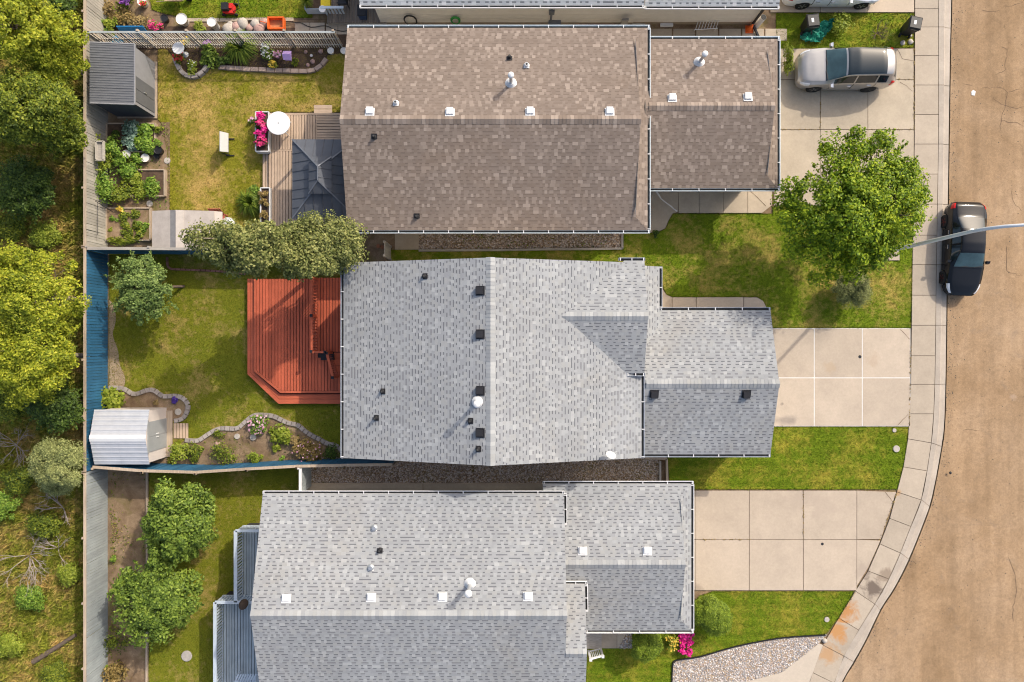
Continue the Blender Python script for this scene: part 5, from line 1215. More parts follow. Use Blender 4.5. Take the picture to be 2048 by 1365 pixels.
# vegetable corner
VG = 'vegetable garden plants'
for lab, x, y, r, h, n, s, k in [
    ('pale blue green cabbage at the back of the top bed', 274, 262, .42, .45, 260, .075, 'bluegreen'), ('pale blue green cabbage at the front of the top bed', 272, 287, .40, .42, 260, .075, 'bluegreen'),
    ('leafy bright green squash plant in the top bed corner', 298, 266, .45, .5, 260, .085, 'veg'), ('broad leafy squash plant below the top bed', 297, 292, .50, .5, 320, .085, 'veg'),
    ('low dark herb at the left of the top bed', 236, 272, .28, .25, 150, .05, 'deep'), ('tall tomato vine by the weathered fence', 205, 293, .5, 1.1, 380, .06, 'lime'),
    ('bushy green bean vine below the tomato vine', 238, 302, .55, .9, 420, .06, 'veg'), ('yellowing vine spilling along the weathered fence', 216, 335, .62, .9, 460, .06, 'lime'),
    ('green bean plant in the middle of the vegetable corner', 250, 322, .45, .7, 320, .06, 'veg'), ('dense green bush between fence and second bed', 222, 378, .72, 1.0, 650, .06, 'veg'),
    ('lower dark bush by the weathered fence', 240, 396, .45, .7, 320, .06, 'wildgreen'), ('yellow green lettuce patch in the second bed', 272, 360, .45, .35, 320, .06, 'lime'),
    ('low lettuce row at the bottom of the second bed', 282, 383, .5, .3, 340, .06, 'lime'), ('leafy pepper plant at the right of the second bed', 312, 372, .48, .5, 360, .06, 'veg'),
    ('young plant beside the white ring pot', 278, 318, .3, .35, 160, .06, 'veg'), ('seedling clump on the far corner of top bed', 322, 262, .22, .3, 110, .05, 'wildgreen'),
    ('potted green plant by the black pot', 322, 288, .2, .4, 90, .05, 'veg')]:
    plant(lab, x, y, r, h, n, s, k, group=VG)
for i, (x, y) in enumerate(((248,436),(252,455),(276,432),(279,452),(262,470),(282,472))):
    plant(['first','second','third','fourth','fifth','sixth'][i]+' potato plant in the bottom vegetable bed', x, y, .27, .3, 190, .05, 'wildgreen', group='potato plants')
plant('orange marigold clump in the bottom vegetable bed', 247, 420, .18, .25, 70, .05, 'veg', flower='gold', nf=40); plant('small sprout at the left of the bottom bed', 226, 461, .16, .2, 70, .05, 'lime')
b = plant('low hedge of herbs along the bottom bed', 250, 484, .55, .25, 380, .05, 'lime'); b.scale = (1.6,.4,1)
for lab, x, y, r, h, n, s, k in [('sprawling pumpkin vine at the left of the middle bed', 262, 345, .5, .5, 300, .07, 'veg'), ('yellow flowering vine tangle on the fence shelf', 200, 318, .35, .6, 200, .06, 'lime'), ('green herbs between the two upper beds', 270, 333, .3, .3, 160, .05, 'wildgreen'), ('carrot tops in the bottom bed', 232, 440, .25, .25, 130, .05, 'veg'), ('bean row in the bottom bed corner', 292, 452, .25, .3, 150, .05, 'veg'),
    ('chard in the top bed corner', 310, 300, .3, .35, 160, .06, 'veg'), ('leafy clump at the lower left of the middle bed', 258, 385, .4, .4, 240, .06, 'wildgreen')]:
    plant(lab, x, y, r, h, n, s, k, group=VG)
# flower bed under the picket fence
plant('round leaved hosta clump in the flower bed', 423, 117, .48, .45, 330, .09, 'lilac'); plant('tufted long blade grass in the flower bed', 486, 100, .62, .55, 170, .06, 'blade', kind='blade')
plant('low dark shrub beside the hosta', 452, 122, .35, .35, 220, .06, 'deep'); plant('white flowering plant in the flower bed', 540, 112, .36, .45, 230, .05, 'lilac', flower='white', nf=60)
plant('pink lily clump by the lavender birdhouse', 558, 118, .24, .4, 110, .05, 'lilac', flower='rose', nf=60, fsize=.06); plant('cream flowers at the flower bed edge', 550, 136, .22, .3, 90, .05, 'lime', flower='gold', nf=50)
plant('red and orange flowers by the bird bath', 362, 120, .3, .35, 160, .05, 'wildgreen', flower='red', nf=40); plant('yellow flowering tuft behind the bird bath', 376, 90, .25, .4, 120, .05, 'lime', flower='gold', nf=30)
plant('mounded plant in the round stone planter', 388, 142, .36, .3, 220, .05, 'lime', flower='white', nf=12); plant('pale violet flowers at the picket fence', 417, 92, .16, .4, 60, .05, 'wildgreen', flower='purple', nf=40)
plant('small green plant right of the birdhouse', 592, 128, .2, .25, 80, .05, 'wildgreen')
plant('daylily clump left of the lower deck planter', 505, 408, .50, .5, 150, .06, 'blade', kind='blade'); plant('green bush above the daylily clump', 515, 388, .36, .5, 230, .05, 'veg')
plant('small flowering tuft left of the upper planter', 504, 243, .16, .2, 50, .04, 'veg', flower='rose', nf=25)
# top yard
plant('lilac purple flowering bush in the top yard', 268, 6, .45, .75, 220, .06, 'wildgreen', flower='purple', nf=330, fsize=.055); plant('pink geranium patch by the picket fence', 320, 60, .26, .4, 120, .05, 'veg', flower='pink', nf=110)
for i, (x, y, k) in enumerate(((225,18,'dry'),(240,35,'dry'),(255,45,'russet'),(232,56,'lime'),(275,58,'dry'),(292,52,'dry'),(250,22,'wildgreen'),(218,60,'veg'))):
    plant(['straw coloured clump at the top fence corner','tall dry weeds below the purple bush','rust brown weeds along the picket fence','yellowish weeds by the picket fence post','dry grass tuft near the pink geraniums','pale dry stalks beside the pink geraniums','dark weeds in the shade of the purple bush','fresh green tuft in the fence corner'][i], x, y, .42, .45, 190, .06, k, group='weeds in the top yard')
plant('lettuce tray plants along the picket fence', 402, 58, .35, .25, 200, .05, 'lime')
# middle yard beds
plant('bright lime hosta by the blue fence', 230, 795, .55, .5, 330, .10, 'lime'); plant('deep violet plant in the curved bed', 351, 801, .16, .15, 60, .05, 'violet', seed=9)
plant('small straw coloured tuft in the curved bed', 314, 807, .15, .15, 40, .05, 'dry'); plant('lime spirea beside the shed sill', 362, 905, .50, .55, 330, .06, 'lime', seed=91); plant('dark green round bush next to the lime spirea', 394, 903, .42, .5, 330, .05, 'wildgreen')
plant('straggly green shrub on the blue side fence', 454, 908, .55, .6, 330, .05, 'wildgreen'); plant('yellow green cluster at the fence below the stones', 512, 913, .36, .45, 230, .05, 'lime')
plant('pink peony clump at the bed edge', 524, 850, .48, .5, 330, .06, 'veg', flower='rose', nf=80, fsize=.06); plant('variegated yellow green hosta beside the peonies', 568, 868, .52, .45, 320, .08, 'lime')
plant('little golden cushion plant in the curved bed', 554, 895, .2, .2, 110, .05, 'lime'); plant('big russet rose bush near the house corner', 622, 900, .72, .7, 560, .06, 'russet', flower='rose', nf=60)
plant('dark dome shaped shrub at the house corner', 666, 904, .34, .45, 330, .045, 'deep'); plant('small bright plant by the side fence', 566, 916, .16, .2, 70, .05, 'veg'); plant('creamy plume plant at the russet bush', 592, 885, .3, .4, 120, .06, 'dry'); plant('low green creeper at the curved bed top', 440, 868, .3, .15, 130, .04, 'wildgreen')
# lower yard and front
plant('russet leaved shrub at the bottom of the lower fence', 246, 1350, .68, .7, 480, .06, 'russet', seed=7); plant('green weeds along the grey fence', 238, 1278, .6, .35, 330, .05, 'wildgreen'); plant('small tuft in the lower soil strip', 231, 1116, .24, .25, 110, .05, 'veg'); plant('lime sprig by the lower fence', 216, 1331, .2, .3, 100, .05, 'lime')
plant('upper vivid magenta petunia clump at the lower garage', 1364, 1270, .34, .35, 120, .06, 'deep', flower='magenta', nf=330, fsize=.055, group='magenta petunias'); plant('lower vivid magenta petunia clump on the lawn edge', 1371, 1290, .34, .35, 120, .06, 'deep', flower='magenta', nf=330, fsize=.055, group='magenta petunias')
plant('golden leaved plant between cedar and petunias', 1341, 1277, .36, .4, 260, .05, 'lime', flower='gold', nf=70)
plant('yellow green bush behind the green tarp', 1676, 58, .5, .6, 330, .06, 'lime'); b = plant('trimmed hedge strip at the upper garage corner', 1568, 127, .6, .8, 520, .06, 'lime', seed=17); b.scale = (.42,1.25,1)
brush('dead brown shrub on the small top lawn', 1752, 68, .5, .4, 14, 91, 'bark', .012)
plant('small dark plant at the brown house corner', 1308, 470, .18, .3, 90, .05, 'deep')

def tufts(label, poly_px, dens, key, s=.05):
    X, Y = scatter([p[:2] for p in Wl(poly_px)], dens); g = np.sin(X*2.1)+np.sin(Y*1.7+X) ; k = g + rng.normal(0,.6,len(X)) > .4; X, Y = X[k], Y[k]; n = len(X)
    C = np.c_[X, Y, .03+rng.uniform(0,.05,n)]; Nn = np.tile([.1,.1,1.],(n,1))+rng.normal(size=(n,3))*.6; Nn /= np.linalg.norm(Nn,axis=1,keepdims=True)
    tag(leaves('low_weeds', C, Nn, s*rng.uniform(.4,1.2,n), LF[key], None, (0,0,0)), label, 'weeds', kind='stuff')
tufts('sparse low weeds on the lower soil strip', [(222,945),(292,945),(292,1360),(222,1360)], 90, 'wildgreen'); tufts('dry litter on the lower soil strip', [(222,945),(292,945),(292,1360),(222,1360)], 60, 'dry')
tufts('low weeds in the bed along the blue fence', BED2, 70, 'wildgreen', .045); tufts('weeds in the upper gravel strip', [(838,466),(1243,466),(1243,497),(838,500)], 60, 'wildgreen', .05); tufts('low weeds among the vegetable beds', [(218,248),(338,248),(338,418),(218,495)], 50, 'veg', .05)
# ---------------------------------------------------------------- garden furniture and small things
M['brick_grey'] = plain('grey_paver', (.33,.29,.26), .9, var=.15, scale=9, objrand=.16); M['brick_red'] = plain('red_brick', (.26,.13,.095), .9, var=.2, scale=9, objrand=.2); M['brick_pink'] = plain('pinkish_paver', (.36,.27,.22), .9, var=.2, scale=9, objrand=.2)
def edging(label, pts_px, mat, L=.24, w=.22, h=.1, closed=False):
    P = [W(a,b) for a, b in spline(pts_px, 5)]; cum = [0]
    for a, b in zip(P[:-1], P[1:]): cum.append(cum[-1]+(b-a).length)
    n = max(2, int(cum[-1]/L)); org = P[0]; root = empty('bed_edging', org, label, 'edging', 'garden bed edgings'); me = {}
    def at(s):
        for i in range(len(P)-1):
            if cum[i+1] >= s: return P[i].lerp(P[i+1], (s-cum[i])/max(1e-6,cum[i+1]-cum[i]))
        return P[-1]
    st = cum[-1]/n; m = MB(); ww, ll = w/2, st/2-.006
    m.add([(-ll,-ww,0),(ll,-ww,0),(ll,ww,0),(-ll,ww,0),(-ll+.012,-ww+.012,h),(ll-.012,-ww+.012,h),(ll-.012,ww-.012,h),(-ll+.012,ww-.012,h)], [(4,5,6,7),(0,1,5,4),(1,2,6,5),(2,3,7,6),(3,0,4,7)]); ms = m.mesh('brick', mat)
    for i in range(n):
        a, b = at(i*st), at((i+1)*st); d = b-a
        link('brick', ms, root, (a+b)/2-org+Vector((0,0,random.uniform(-.01,.008))), (random.uniform(-.03,.03),random.uniform(-.03,.03),math.atan2(d.y,d.x)))
def soil(name, pts, mat='soil', z=.014): tag(MB().sheet(P2(pts,0), z).build(name, M[mat]), kind='structure')
soil('curved_bed_soil', BED1, 'dirt'); soil('flower_bed_soil', BED2, 'dirt'); soil('fence_bed_soil', [(316,96),(700,96),(700,104),(655,112),(653,122),(640,136),(620,143),(438,137),(417,140),(400,152),(372,150),(355,128),(335,100)])
soil('lower_soil_strip', [(219,940),(297,938),(297,1395),(219,1395)], 'dirt', .002); soil('vegetable_ground', [(218,245),(340,245),(340,420),(430,422),(430,500),(218,500)], 'dirt', .002)
edging('wavy grey paver edging round the bed by the white shed', [(219,776),(247,777),(265,788),(276,788),(297,780),(312,782),(326,793),(350,792),(366,796),(377,809),(376,822),(366,838),(349,842)], M['brick_grey'])
edging('long wavy paver edging of the bed along the blue fence', [(371,880),(394,882),(405,877),(426,863),(442,857),(460,857),(476,857),(488,847),(506,832),(521,830),(546,832),(563,840),(579,847),(596,850),(609,861),(622,870),(642,880),(656,888),(672,891),(684,901)], M['brick_grey'])
edging('pinkish block edging of the flower bed under the pickets', [(438,136),(464,138),(498,140),(557,143),(597,144),(620,144),(640,137),(654,119)], M['brick_pink'], .38, .22, .14)
edging('round stone ring planter edging by the charcoal shed', [(352,118),(357,132),(369,150),(387,156),(405,150),(417,134)], M['brick_grey'], .3, .22, .2)
edging('thin red brick edging under the olive trees', [(335,514),(337,536),(350,539),(400,541),(450,544),(492,549)], M['brick_red'], .24, .11, .09)
def board_run(name, label, pts, z, w, h, mat, cat='timber edging', group='timber garden edgings'):
    org = W(*pts[0]); r = empty(name, org, label, cat, group)
    for a, b in zip(pts[:-1], pts[1:]): MB().beam(W(*a)+Vector((0,0,z)), W(*b)+Vector((0,0,z)), w, h).build('board', mat, r, org)
board_run('timber_edging', 'long timber edging between soil strip and lower lawn', [(296,938),(296,1080),(296,1220),(295,1390)], .06, .09, .12, M['rail_tan'])
board_run('timber_edging', 'timber edging of the upper gravel strip', [(838,502),(910,501.5),(1000,501),(1100,499.5),(1180,499),(1244,498),(1244,466)], .06, .1, .12, M['rail_grey'])
board_run('timber_edging', 'timber retaining edge at the end of the lower gravel strip', [(1288,916),(1332,917),(1333,968)], .1, .1, .2, M['rail_tan'])
board_run('timber_edging', 'two grey sleepers lying across the lower gravel strip end', [(1319,922),(1319,964)], .1, .09, .18, M['rail_grey'])
board_run('gravel_edging', 'dark plastic edging between lower lawn and pale gravel', spline([(1650,1270),(1560,1276),(1470,1293),(1400,1313),(1354,1320),(1345,1331),(1343,1392)],3), .03, .05, .06, M['black_plastic'], 'edging')
board_run('timber_edging', 'thin timber strip beside the walkway of the lower house', [(612,967),(850,967),(1086,967)], .04, .06, .08, M['rail_tan'])
def raised_bed(label, x0, y0, x1, y1, h=.22, sm='soil'):
    a, b = W(x0,y1), W(x1,y0); org = (a+b)/2; r = empty('raised_bed', org, label, 'raised bed', 'vegetable beds')
    for p, q in (((a.x,a.y),(b.x,a.y)),((b.x,a.y),(b.x,b.y)),((b.x,b.y),(a.x,b.y)),((a.x,b.y),(a.x,a.y))): MB().beam((*p,h/2),(*q,h/2),.06,h).build('side_board', M['rail_tan'], r, org)
    MB().prism([(a.x,a.y),(b.x,a.y),(b.x,b.y),(a.x,b.y)], 0, h-.06).build('soil_fill', M[sm], r, org)
raised_bed('timber vegetable bed nearest the charcoal shed', 218, 250, 314, 306); raised_bed('timber vegetable bed with lettuces in the middle', 252, 342, 333, 394); raised_bed('timber vegetable bed beside the plywood shed', 217, 418, 304, 482, .2, 'dirt')
M['pot_white'] = plain('white_pot', (.68,.66,.62), .5, var=.06); M['pot_black'] = M['black_plastic']; M['terracotta'] = plain('terracotta', (.36,.16,.09), .8, var=.15)
def pot(label, px, py, r, h, mat, fill='soil', z=0, group='plant pots'):
    p = W(px,py,z); o = empty('plant_pot', p, label, 'pot', group); b = MB(); b.lathe(p, [(r*.72,0),(r,h),(r*1.05,h),(r*1.05,h-.02),(r*.9,h-.03)], 20); b.build('pot', mat, o, p)
    MB().lathe(p+Vector((0,0,h-.06)), [(r*.9,0),(r*.9,.012)], 18).build('soil_fill', M[fill], o, p)
for a in (('white ring pot left in the vegetable corner',259,312,.2,.3,M['pot_white']), ('white ring pot below the squash plant',296,319,.2,.28,M['pot_white']), ('large black pot at the vegetable bed corner',323,304,.2,.34,M['pot_black']), ('small black pot below the large black pot',317,314,.14,.2,M['pot_black']),
          ('white pot with red blooms at the top edge',291,10,.22,.35,M['pot_white']), ('big white pot on the paver beside the picket fence',371,46,.27,.42,M['pot_white']), ('dark little pot left of the big white pot',334,42,.18,.28,M['pot_black']), ('tall pale bucket beside the stone pile',434,56,.22,.62,M['pot_white']),
          ('white pot with pink bloom at the deck corner',664,106,.16,.26,M['pot_white']), ('white pot half under the brown roof eave',690,106,.16,.26,M['pot_white'])): pot(*a)
plant('red blooms in the white pot at the top edge', 291, 10, .16, .2, 40, .05, 'veg', flower='red', nf=30, z0=.35)
def disc(name, label, px, py, r, h, mat, cat, group=None, z=0.0): p = W(px,py,z); MB().lathe(p, [(r,0),(r,h*.7),(r*.94,h),(r*.3,h*1.02)], 22, smooth=False).thing(name, mat, label, cat, group)
M['stone'] = plain('pale_stone', (.42,.38,.33), .9, var=.2, scale=7, bump=.4)
for a in (('round stepping stone beside the top vegetable bed',335,322,.16,.04),('round stepping stone at the bottom of the second bed',300,408,.16,.04),('round pale paver in the curved bed by the shed',357,824,.165,.05),('left round stone disc in the flower bed',475,873,.14,.07),('right round stone disc in the flower bed',507,875,.16,.08)): disc('stepping_stone', a[0], a[1], a[2], a[3], a[4], M['stone'], 'stone', 'stepping stones')
def rock(label, px, py, r, col='stone', seed=0, name='rock', cat='rock', group='garden rocks'):
    g = random.Random(seed+int(px)); p = W(px,py); b = MB(); n = 9; prof = [(.55,0),(1,.25),(.92,.55),(.5,.82),(.06,.88)]
    vs = [p + Vector((math.cos(2*math.pi*j/n)*rr*r*g.uniform(.82,1.15), math.sin(2*math.pi*j/n)*rr*r*g.uniform(.82,1.15), z*r)) for rr, z in prof for j in range(n)]
    b.add(vs, [(i*n+j,i*n+(j+1)%n,(i+1)*n+(j+1)%n,(i+1)*n+j) for i in range(len(prof)-1) for j in range(n)], 0, True); b.add(vs[-n:], [tuple(range(n))]); b.thing(name, M[col], label, cat, group)
M['pink_stone'] = plain('pinkish_stone', (.42,.27,.23), .9, var=.25, scale=8)
for i, (l, x, y, r, c) in enumerate([('pink and white stone in the flower bed', 436, 889, .15, 'pink_stone'), ('pale rock at the top lawn corner', 1804, 87, .13, 'stone'), ('second pale rock beside the pavement corner', 1820, 85, .14, 'stone'), ('small pale rock by the wheeled bin', 1820, 72, .09, 'stone'),
    ('pink stone left of the fence bed end', 612, 105, .1, 'pink_stone'), ('pinkish stone at the right end of the fence bed', 642, 104, .13, 'pink_stone'), ('brownish stone near the bed edge', 626, 124, .13, 'pink_stone'), ('small pink stone beside the brownish stone', 616, 131, .1, 'pink_stone'), ('white stone ball in the fence bed', 623, 112, .08, 'white_paint'),
    ('pale boulder where gravel meets the pavement', 1648, 1281, .13, 'stone'), ('dark patch stone on the road by the bend', 1900, 946, .07, 'black_plastic')]): rock(l, x, y, r, c, i)
for i, (x, y) in enumerate(((462,52),(474,56),(488,50),(500,58),(512,50),(520,60),(480,62),(530,48),(458,60))): rock('flat fieldstone in the pile by the pickets, number %s from the bucket' % ['one','two','three','four','five','six','seven','eight','nine'][i] if False else ['beige fieldstone next to the tall bucket','pale fieldstone below the paver strip','fieldstone near the stone pile top','large brown fieldstone in the pile','fieldstone at the middle of the pile','stone touching the picket fence','low stone behind the pickets','stone beside the orange cart','half buried stone by the bucket foot'][i], x, y, .2+.05*(i%3), ['stone','pink_stone'][i%2], i+40)
# white round table on the tan deck
p = W(557,247,.45); t = empty('patio_table', Vector((p.x*1.0,p.y,0.45)), 'white round patio table beside the pink flower planter', 'table'); c = W(557,247,1.17); c = Vector((c.x,c.y,.45))
t.location = c
MB().lathe(c+Vector((0,0,.69)), [(.5,0),(.565,.015),(.565,.04),(.55,.05),(.03,.052)], 40, smooth=False).build('table_top', M['white_paint'], t, c)
MB().lathe(c+Vector((0,0,.743)), [(.025,0),(.025,.004)], 10).build('umbrella_hole', M['grime'], t, c)  # no real opening: a dark disc painted as the shaded hole
for k in range(4):
    a = .6+k*math.pi/2; MB().tube([c+Vector((.38*math.cos(a),.38*math.sin(a),.7)), c+Vector((.46*math.cos(a),.46*math.sin(a),0))], .022, 8).build('leg', M['white_paint'], t, c)
# deck planters
def planter(label, x0, y0, x1, y1, z, mat, fl):
    a, b = W(x0,y1,z), W(x1,y0,z); org = Vector(((a.x+b.x)/2,(a.y+b.y)/2,z-.4)); r = empty('planter_box', org, label, 'planter', 'deck planters')
    for p, q in (((a.x,a.y),(b.x,a.y)),((b.x,a.y),(b.x,b.y)),((b.x,b.y),(a.x,b.y)),((a.x,b.y),(a.x,a.y))): MB().beam((*p,z-.2),(*q,z-.2),.05,.4).build('side_board', mat, r, org)
    MB().prism([(a.x,a.y),(b.x,a.y),(b.x,b.y),(a.x,b.y)], z-.4, z-.08).build('soil_fill', M['soil'], r, org); return a, b
planter('white planter box full of pink petunias on the deck edge', 511, 224, 537, 303, .75, M['white_vinyl'], 0); planter('white planter with yellowing plants on the deck edge', 521, 376, 539, 450, .75, M['white_vinyl'], 0)
for i, y in enumerate((235,252,270,290)): plant(['topmost','second','third','lowest'][i]+' clump of pink petunias in the white planter', 528, y, .27, .3, 90, .05, 'deep', flower='pink' if i % 2 else 'magenta', nf=150, z0=.68, group='planter petunias')
for i, y in enumerate((250,285)): plant(['dark green','shaded green'][i]+' trailing plant in the petunia planter', 517, y, .2, .2, 90, .05, 'deep', z0=.66)
for i, y in enumerate((388,408,430)): plant(['upper','middle','lower'][i]+' yellow red foliage clump in the lower deck planter', 530, y, .22, .25, 130, .05, 'russet', z0=.66, group='lower planter plants')
# tilted white panel on its stand
pc = W(448,286,.6); r = empty('display_panel', (pc.x+.15,pc.y,0), 'tilted white panel on a black two footed stand in the dry lawn', 'panel'); org = r.location.copy()
A = W(457,305,.25); B = W(457,267,.25); Cc = W(440,263,1.05); D = W(440,303,1.05); n_ = Vector((.03,0,.02))
MB().add([A,B,Cc,D,A-n_,B-n_,Cc-n_,D-n_], [(0,1,2,3),(7,6,5,4),(0,4,5,1),(1,5,6,2),(2,6,7,3),(3,7,4,0)]).build('panel', M['white_paint'], r, org)
f0, f1 = W(461,279), W(461,312)
for f_ in (f0, f1): MB().beam(f_+Vector((-.2,0,.03)), f_+Vector((.2,0,.03)), .05, .05).build('foot', M['black_metal'], r, org); MB().beam(f_+Vector((0,0,.03)), f_+Vector((-.22,0,.5)), .04, .04).build('leg', M['black_metal'], r, org)
MB().beam(f0+Vector((-.05,0,.15)), f1+Vector((-.05,0,.15)), .035, .035).build('crossbar', M['black_metal'], r, org)
# fire pit, red chair by the plywood shed
p = W(461,452); r = empty('fire_pit', p, 'round grey covered fire pit beside the plywood shed', 'fire pit'); MB().lathe(p, [(.3,0),(.33,.3),(.35,.32)], 24).build('bowl', M['grey_metal'], r, p); MB().lathe(p+Vector((0,0,.33)), [(.37,0),(.33,.08),(.18,.14),(.02,.16)], 24).build('cover', M['shed_white'], r, p)
p = W(444,442); r = empty('garden_chair', p, 'faded red slatted garden chair by the fire pit', 'chair')
M['red_paint'] = plain('faded_red_paint', (.36,.09,.07), .7, var=.2, scale=6)
for k in range(5): MB().box(p+Vector((-.24+k*.12,0,.38)),(.1,.55,.03)).build('seat_slat', M['red_paint'], r, p)
for k in range(5): MB().beam(p+Vector((-.24+k*.12,.26,.38)), p+Vector((-.26+k*.13,.42,.95)), .1, .025).build('back_slat', M['red_paint'], r, p)
for sx in (-.28,.28):
    for sy in (-.24,.24): MB().box(p+Vector((sx,sy,.19)),(.05,.05,.38)).build('leg', M['red_paint'], r, p)
# things along the picket fence
p = W(358,98,.7); r = empty('bird_bath', Vector((p.x,p.y,0)), 'white shell bird bath in the corner of the flower bed', 'bird bath'); q = r.location.copy(); MB().lathe(q, [(.16,0),(.14,.05),(.06,.1),(.05,.62),(.1,.68)], 16).build('pedestal', M['white_paint'], r, q); MB().lathe(q+Vector((0,0,.66)), [(.08,0),(.26,.06),(.30,.12),(.27,.11),(.2,.07),(.02,.05)], 20).build('bowl', M['white_paint'], r, q)
M['lavender'] = plain('lavender_paint', (.45,.30,.58), .6, var=.08); p = W(576,113,.5); q = Vector((p.x,p.y,0)); r = empty('birdhouse', q, 'lavender painted birdhouse on a short post in the flower bed', 'birdhouse')
MB().box(q+Vector((0,0,.2)),(.05,.05,.4)).build('post', M['lavender'], r, q); MB().box(q+Vector((0,0,.5)),(.3,.36,.24)).build('house_box', M['lavender'], r, q)
MB().add([q+Vector(c) for c in ((-.2,-.22,.6),(.2,-.22,.6),(.2,0,.76),(-.2,0,.76),(.2,.22,.6),(-.2,.22,.6))], [(0,1,2,3),(3,2,4,5),(1,4,2),(0,3,5)]).build('birdhouse_roof', M['lavender'], r, q)
M['tealblue'] = plain('blue_plastic', (.02,.18,.42), .4, var=.15); a, b_ = W(258,96,.0), W(310,96,0)
MB().add([(a.x,a.y+.25,.05),(b_.x,a.y+.25,.05),(b_.x,a.y+.55,1.1),(a.x,a.y+.55,1.1),(a.x,a.y+.29,.05),(b_.x,a.y+.29,.05),(b_.x,a.y+.59,1.1),(a.x,a.y+.59,1.1)], [(0,1,2,3),(7,6,5,4),(0,4,5,1),(1,5,6,2),(2,6,7,3),(3,7,4,0)]).thing('blue_sheet', M['tealblue'], 'large blue plastic sheet leaning on the picket fence behind the shed', 'sheet')
p = W(206,78,.5); b = MB(); prof = [(.22,-.09),(.32,-.1),(.36,-.05),(.36,.05),(.32,.1),(.22,.09),(.2,0),(.22,-.09)]; b.lathe((0,0,0), prof, 24); o = b.build('old_tyre', M['tyre'], None); o.location = (p.x,p.y,.42); o.rotation_euler = (.9,0,.1); tag(o, 'black tyre propped behind the charcoal shed', 'tyre')
p = W(236,84,.5); b = MB(); b.lathe((0,0,0), [(.25,0),(.28,.02),(.26,.05),(.05,.07)], 20); o = b.build('tub_lid', plain('bright_blue_plastic', (.03,.26,.48), .35, var=.1), None); o.location = p; o.rotation_euler = (.5,0,0); tag(o, 'bright blue round tub lid behind the shed', 'lid')
# top yard: mower, cart, wheelbarrow, deck with furniture
p = W(462,22); r = empty('lawn_mower', p, 'red lawn mower with black engine on the top lawn', 'lawn mower'); M['mower_red'] = plain('red_enamel', (.55,.03,.025), .35, var=.08)
MB().prism([(p.x-.3,p.y-.22),(p.x+.22,p.y-.25),(p.x+.3,p.y-.1),(p.x+.3,p.y+.12),(p.x+.2,p.y+.24),(p.x-.3,p.y+.22)], .12, .3).build('deck_shell', M['mower_red'], r, p); MB().box(p+Vector((-.12,.0,.4)),(.34,.34,.22)).build('engine', M['black_plastic'], r, p); MB().box(p+Vector((.1,.05,.34)),(.16,.2,.08)).build('fuel_cap', M['mower_red'], r, p)
for sx in (-.3,.3):
    for sy in (-.26,.26): o = link('wheel', MB().lathe((0,0,0), [(.05,-.03),(.1,-.03),(.1,.03),(.05,.03)], 14).mesh('wheel', M['tyre']), r, (sx,sy,.1), (math.pi/2,0,0))
b = MB(); b.tube([p+Vector((.25,-.18,.3)), p+Vector((.75,-.25,.75))], .014, 6); b.tube([p+Vector((.25,.2,.3)), p+Vector((.6,.35,.75))], .014, 6); b.tube([p+Vector((.75,-.25,.75)), p+Vector((.6,.35,.75))], .014, 6); b.build('handle', M['black_metal'], r, p)
p = W(558,55); r = empty('garden_cart', p, 'orange plastic garden cart tub beside the picket fence', 'cart'); M['orange'] = plain('orange_plastic', (.75,.13,.02), .45, var=.08)
for cx, cy, sx, sy in ((0,-.27,.8,.06),(0,.27,.8,.06),(-.38,0,.06,.5),(.38,0,.06,.5)): MB().box(p+Vector((cx,cy,.35)),(sx,sy,.3)).build('tub_side', M['orange'], r, p)
MB().box(p+Vector((0,0,.22)),(.74,.5,.04)).build('tub_floor', plain('dull_orange_plastic', (.48,.2,.08), .6, var=.15), r, p); MB().tube([p+Vector((-.36,0,.35)), p+Vector((-.8,.12,.4))], .02, 6).build('handle', M['orange'], r, p)
for sx in (-.25,.25): MB().box(p+Vector((sx,0,.1)),(.08,.6,.2)).build('skid', M['black_plastic'], r, p)
p = W(358,2); r = empty('wheelbarrow', p, 'dusty wheelbarrow with rusty bricks at the top edge', 'wheelbarrow'); MB().add([p+Vector(c) for c in ((-.3,-.2,.3),(.3,-.2,.3),(.3,.2,.3),(-.3,.2,.3),(-.45,-.3,.55),(.42,-.28,.55),(.42,.28,.55),(-.45,.3,.55))], [(0,1,2,3),(1,0,4,5),(2,1,5,6),(3,2,6,7),(0,3,7,4)]).build('tray', M['sand'], r, p)
MB().box(p+Vector((0,0,.4)),(.4,.22,.12),rz=.4).build('bricks', M['brick_red'], r, p)
for sy in (-.22,.22): MB().tube([p+Vector((.5,sy,.5)), p+Vector((-.9,sy*1.2,.45))], .018, 6).build('handle', M['rail_tan'], r, p)
link('wheel', MB().lathe((0,0,0), [(.1,-.04),(.18,-.04),(.18,.04),(.1,.04)], 16).mesh('wheel', M['tyre']), r, (.55,0,.18), (math.pi/2,0,0))
org = W(700,10); td = empty('deck', org, 'brown deck at the top edge with chairs and boxes', 'deck', 'back yard decks'); planks(td, org, P2([(655,-40),(772,-40),(772,46),(655,46)], .35), .35, .14, M['tan_wood'] if False else wood('brown_deck_wood', (.20,.16,.125), .8, .12, 'y'))
MB().prism(P2([(655,-40),(772,-40),(772,46),(655,46)], .3), 0, .31).build('skirt', M['rail_grey'], td, org)
p = W(634,12,.5); q = Vector((p.x,p.y,0)); r = empty('planter_bench', q, 'pale grey slatted box bench holding potted plants at the top edge', 'bench')
MB().box(q+Vector((0,.3,.3)),(1.2,1.0,.5)).build('box', M['grey_rail'], r, q); MB().box(q+Vector((0,.3,.56)),(1.1,.9,.02)).build('soil_fill', M['soil'], r, q)
for k in range(6): MB().box(q+Vector((.45+k*.17,-.32,.55)),(.09,.03,.8),).build('slat', M['grey_rail'], r, q)
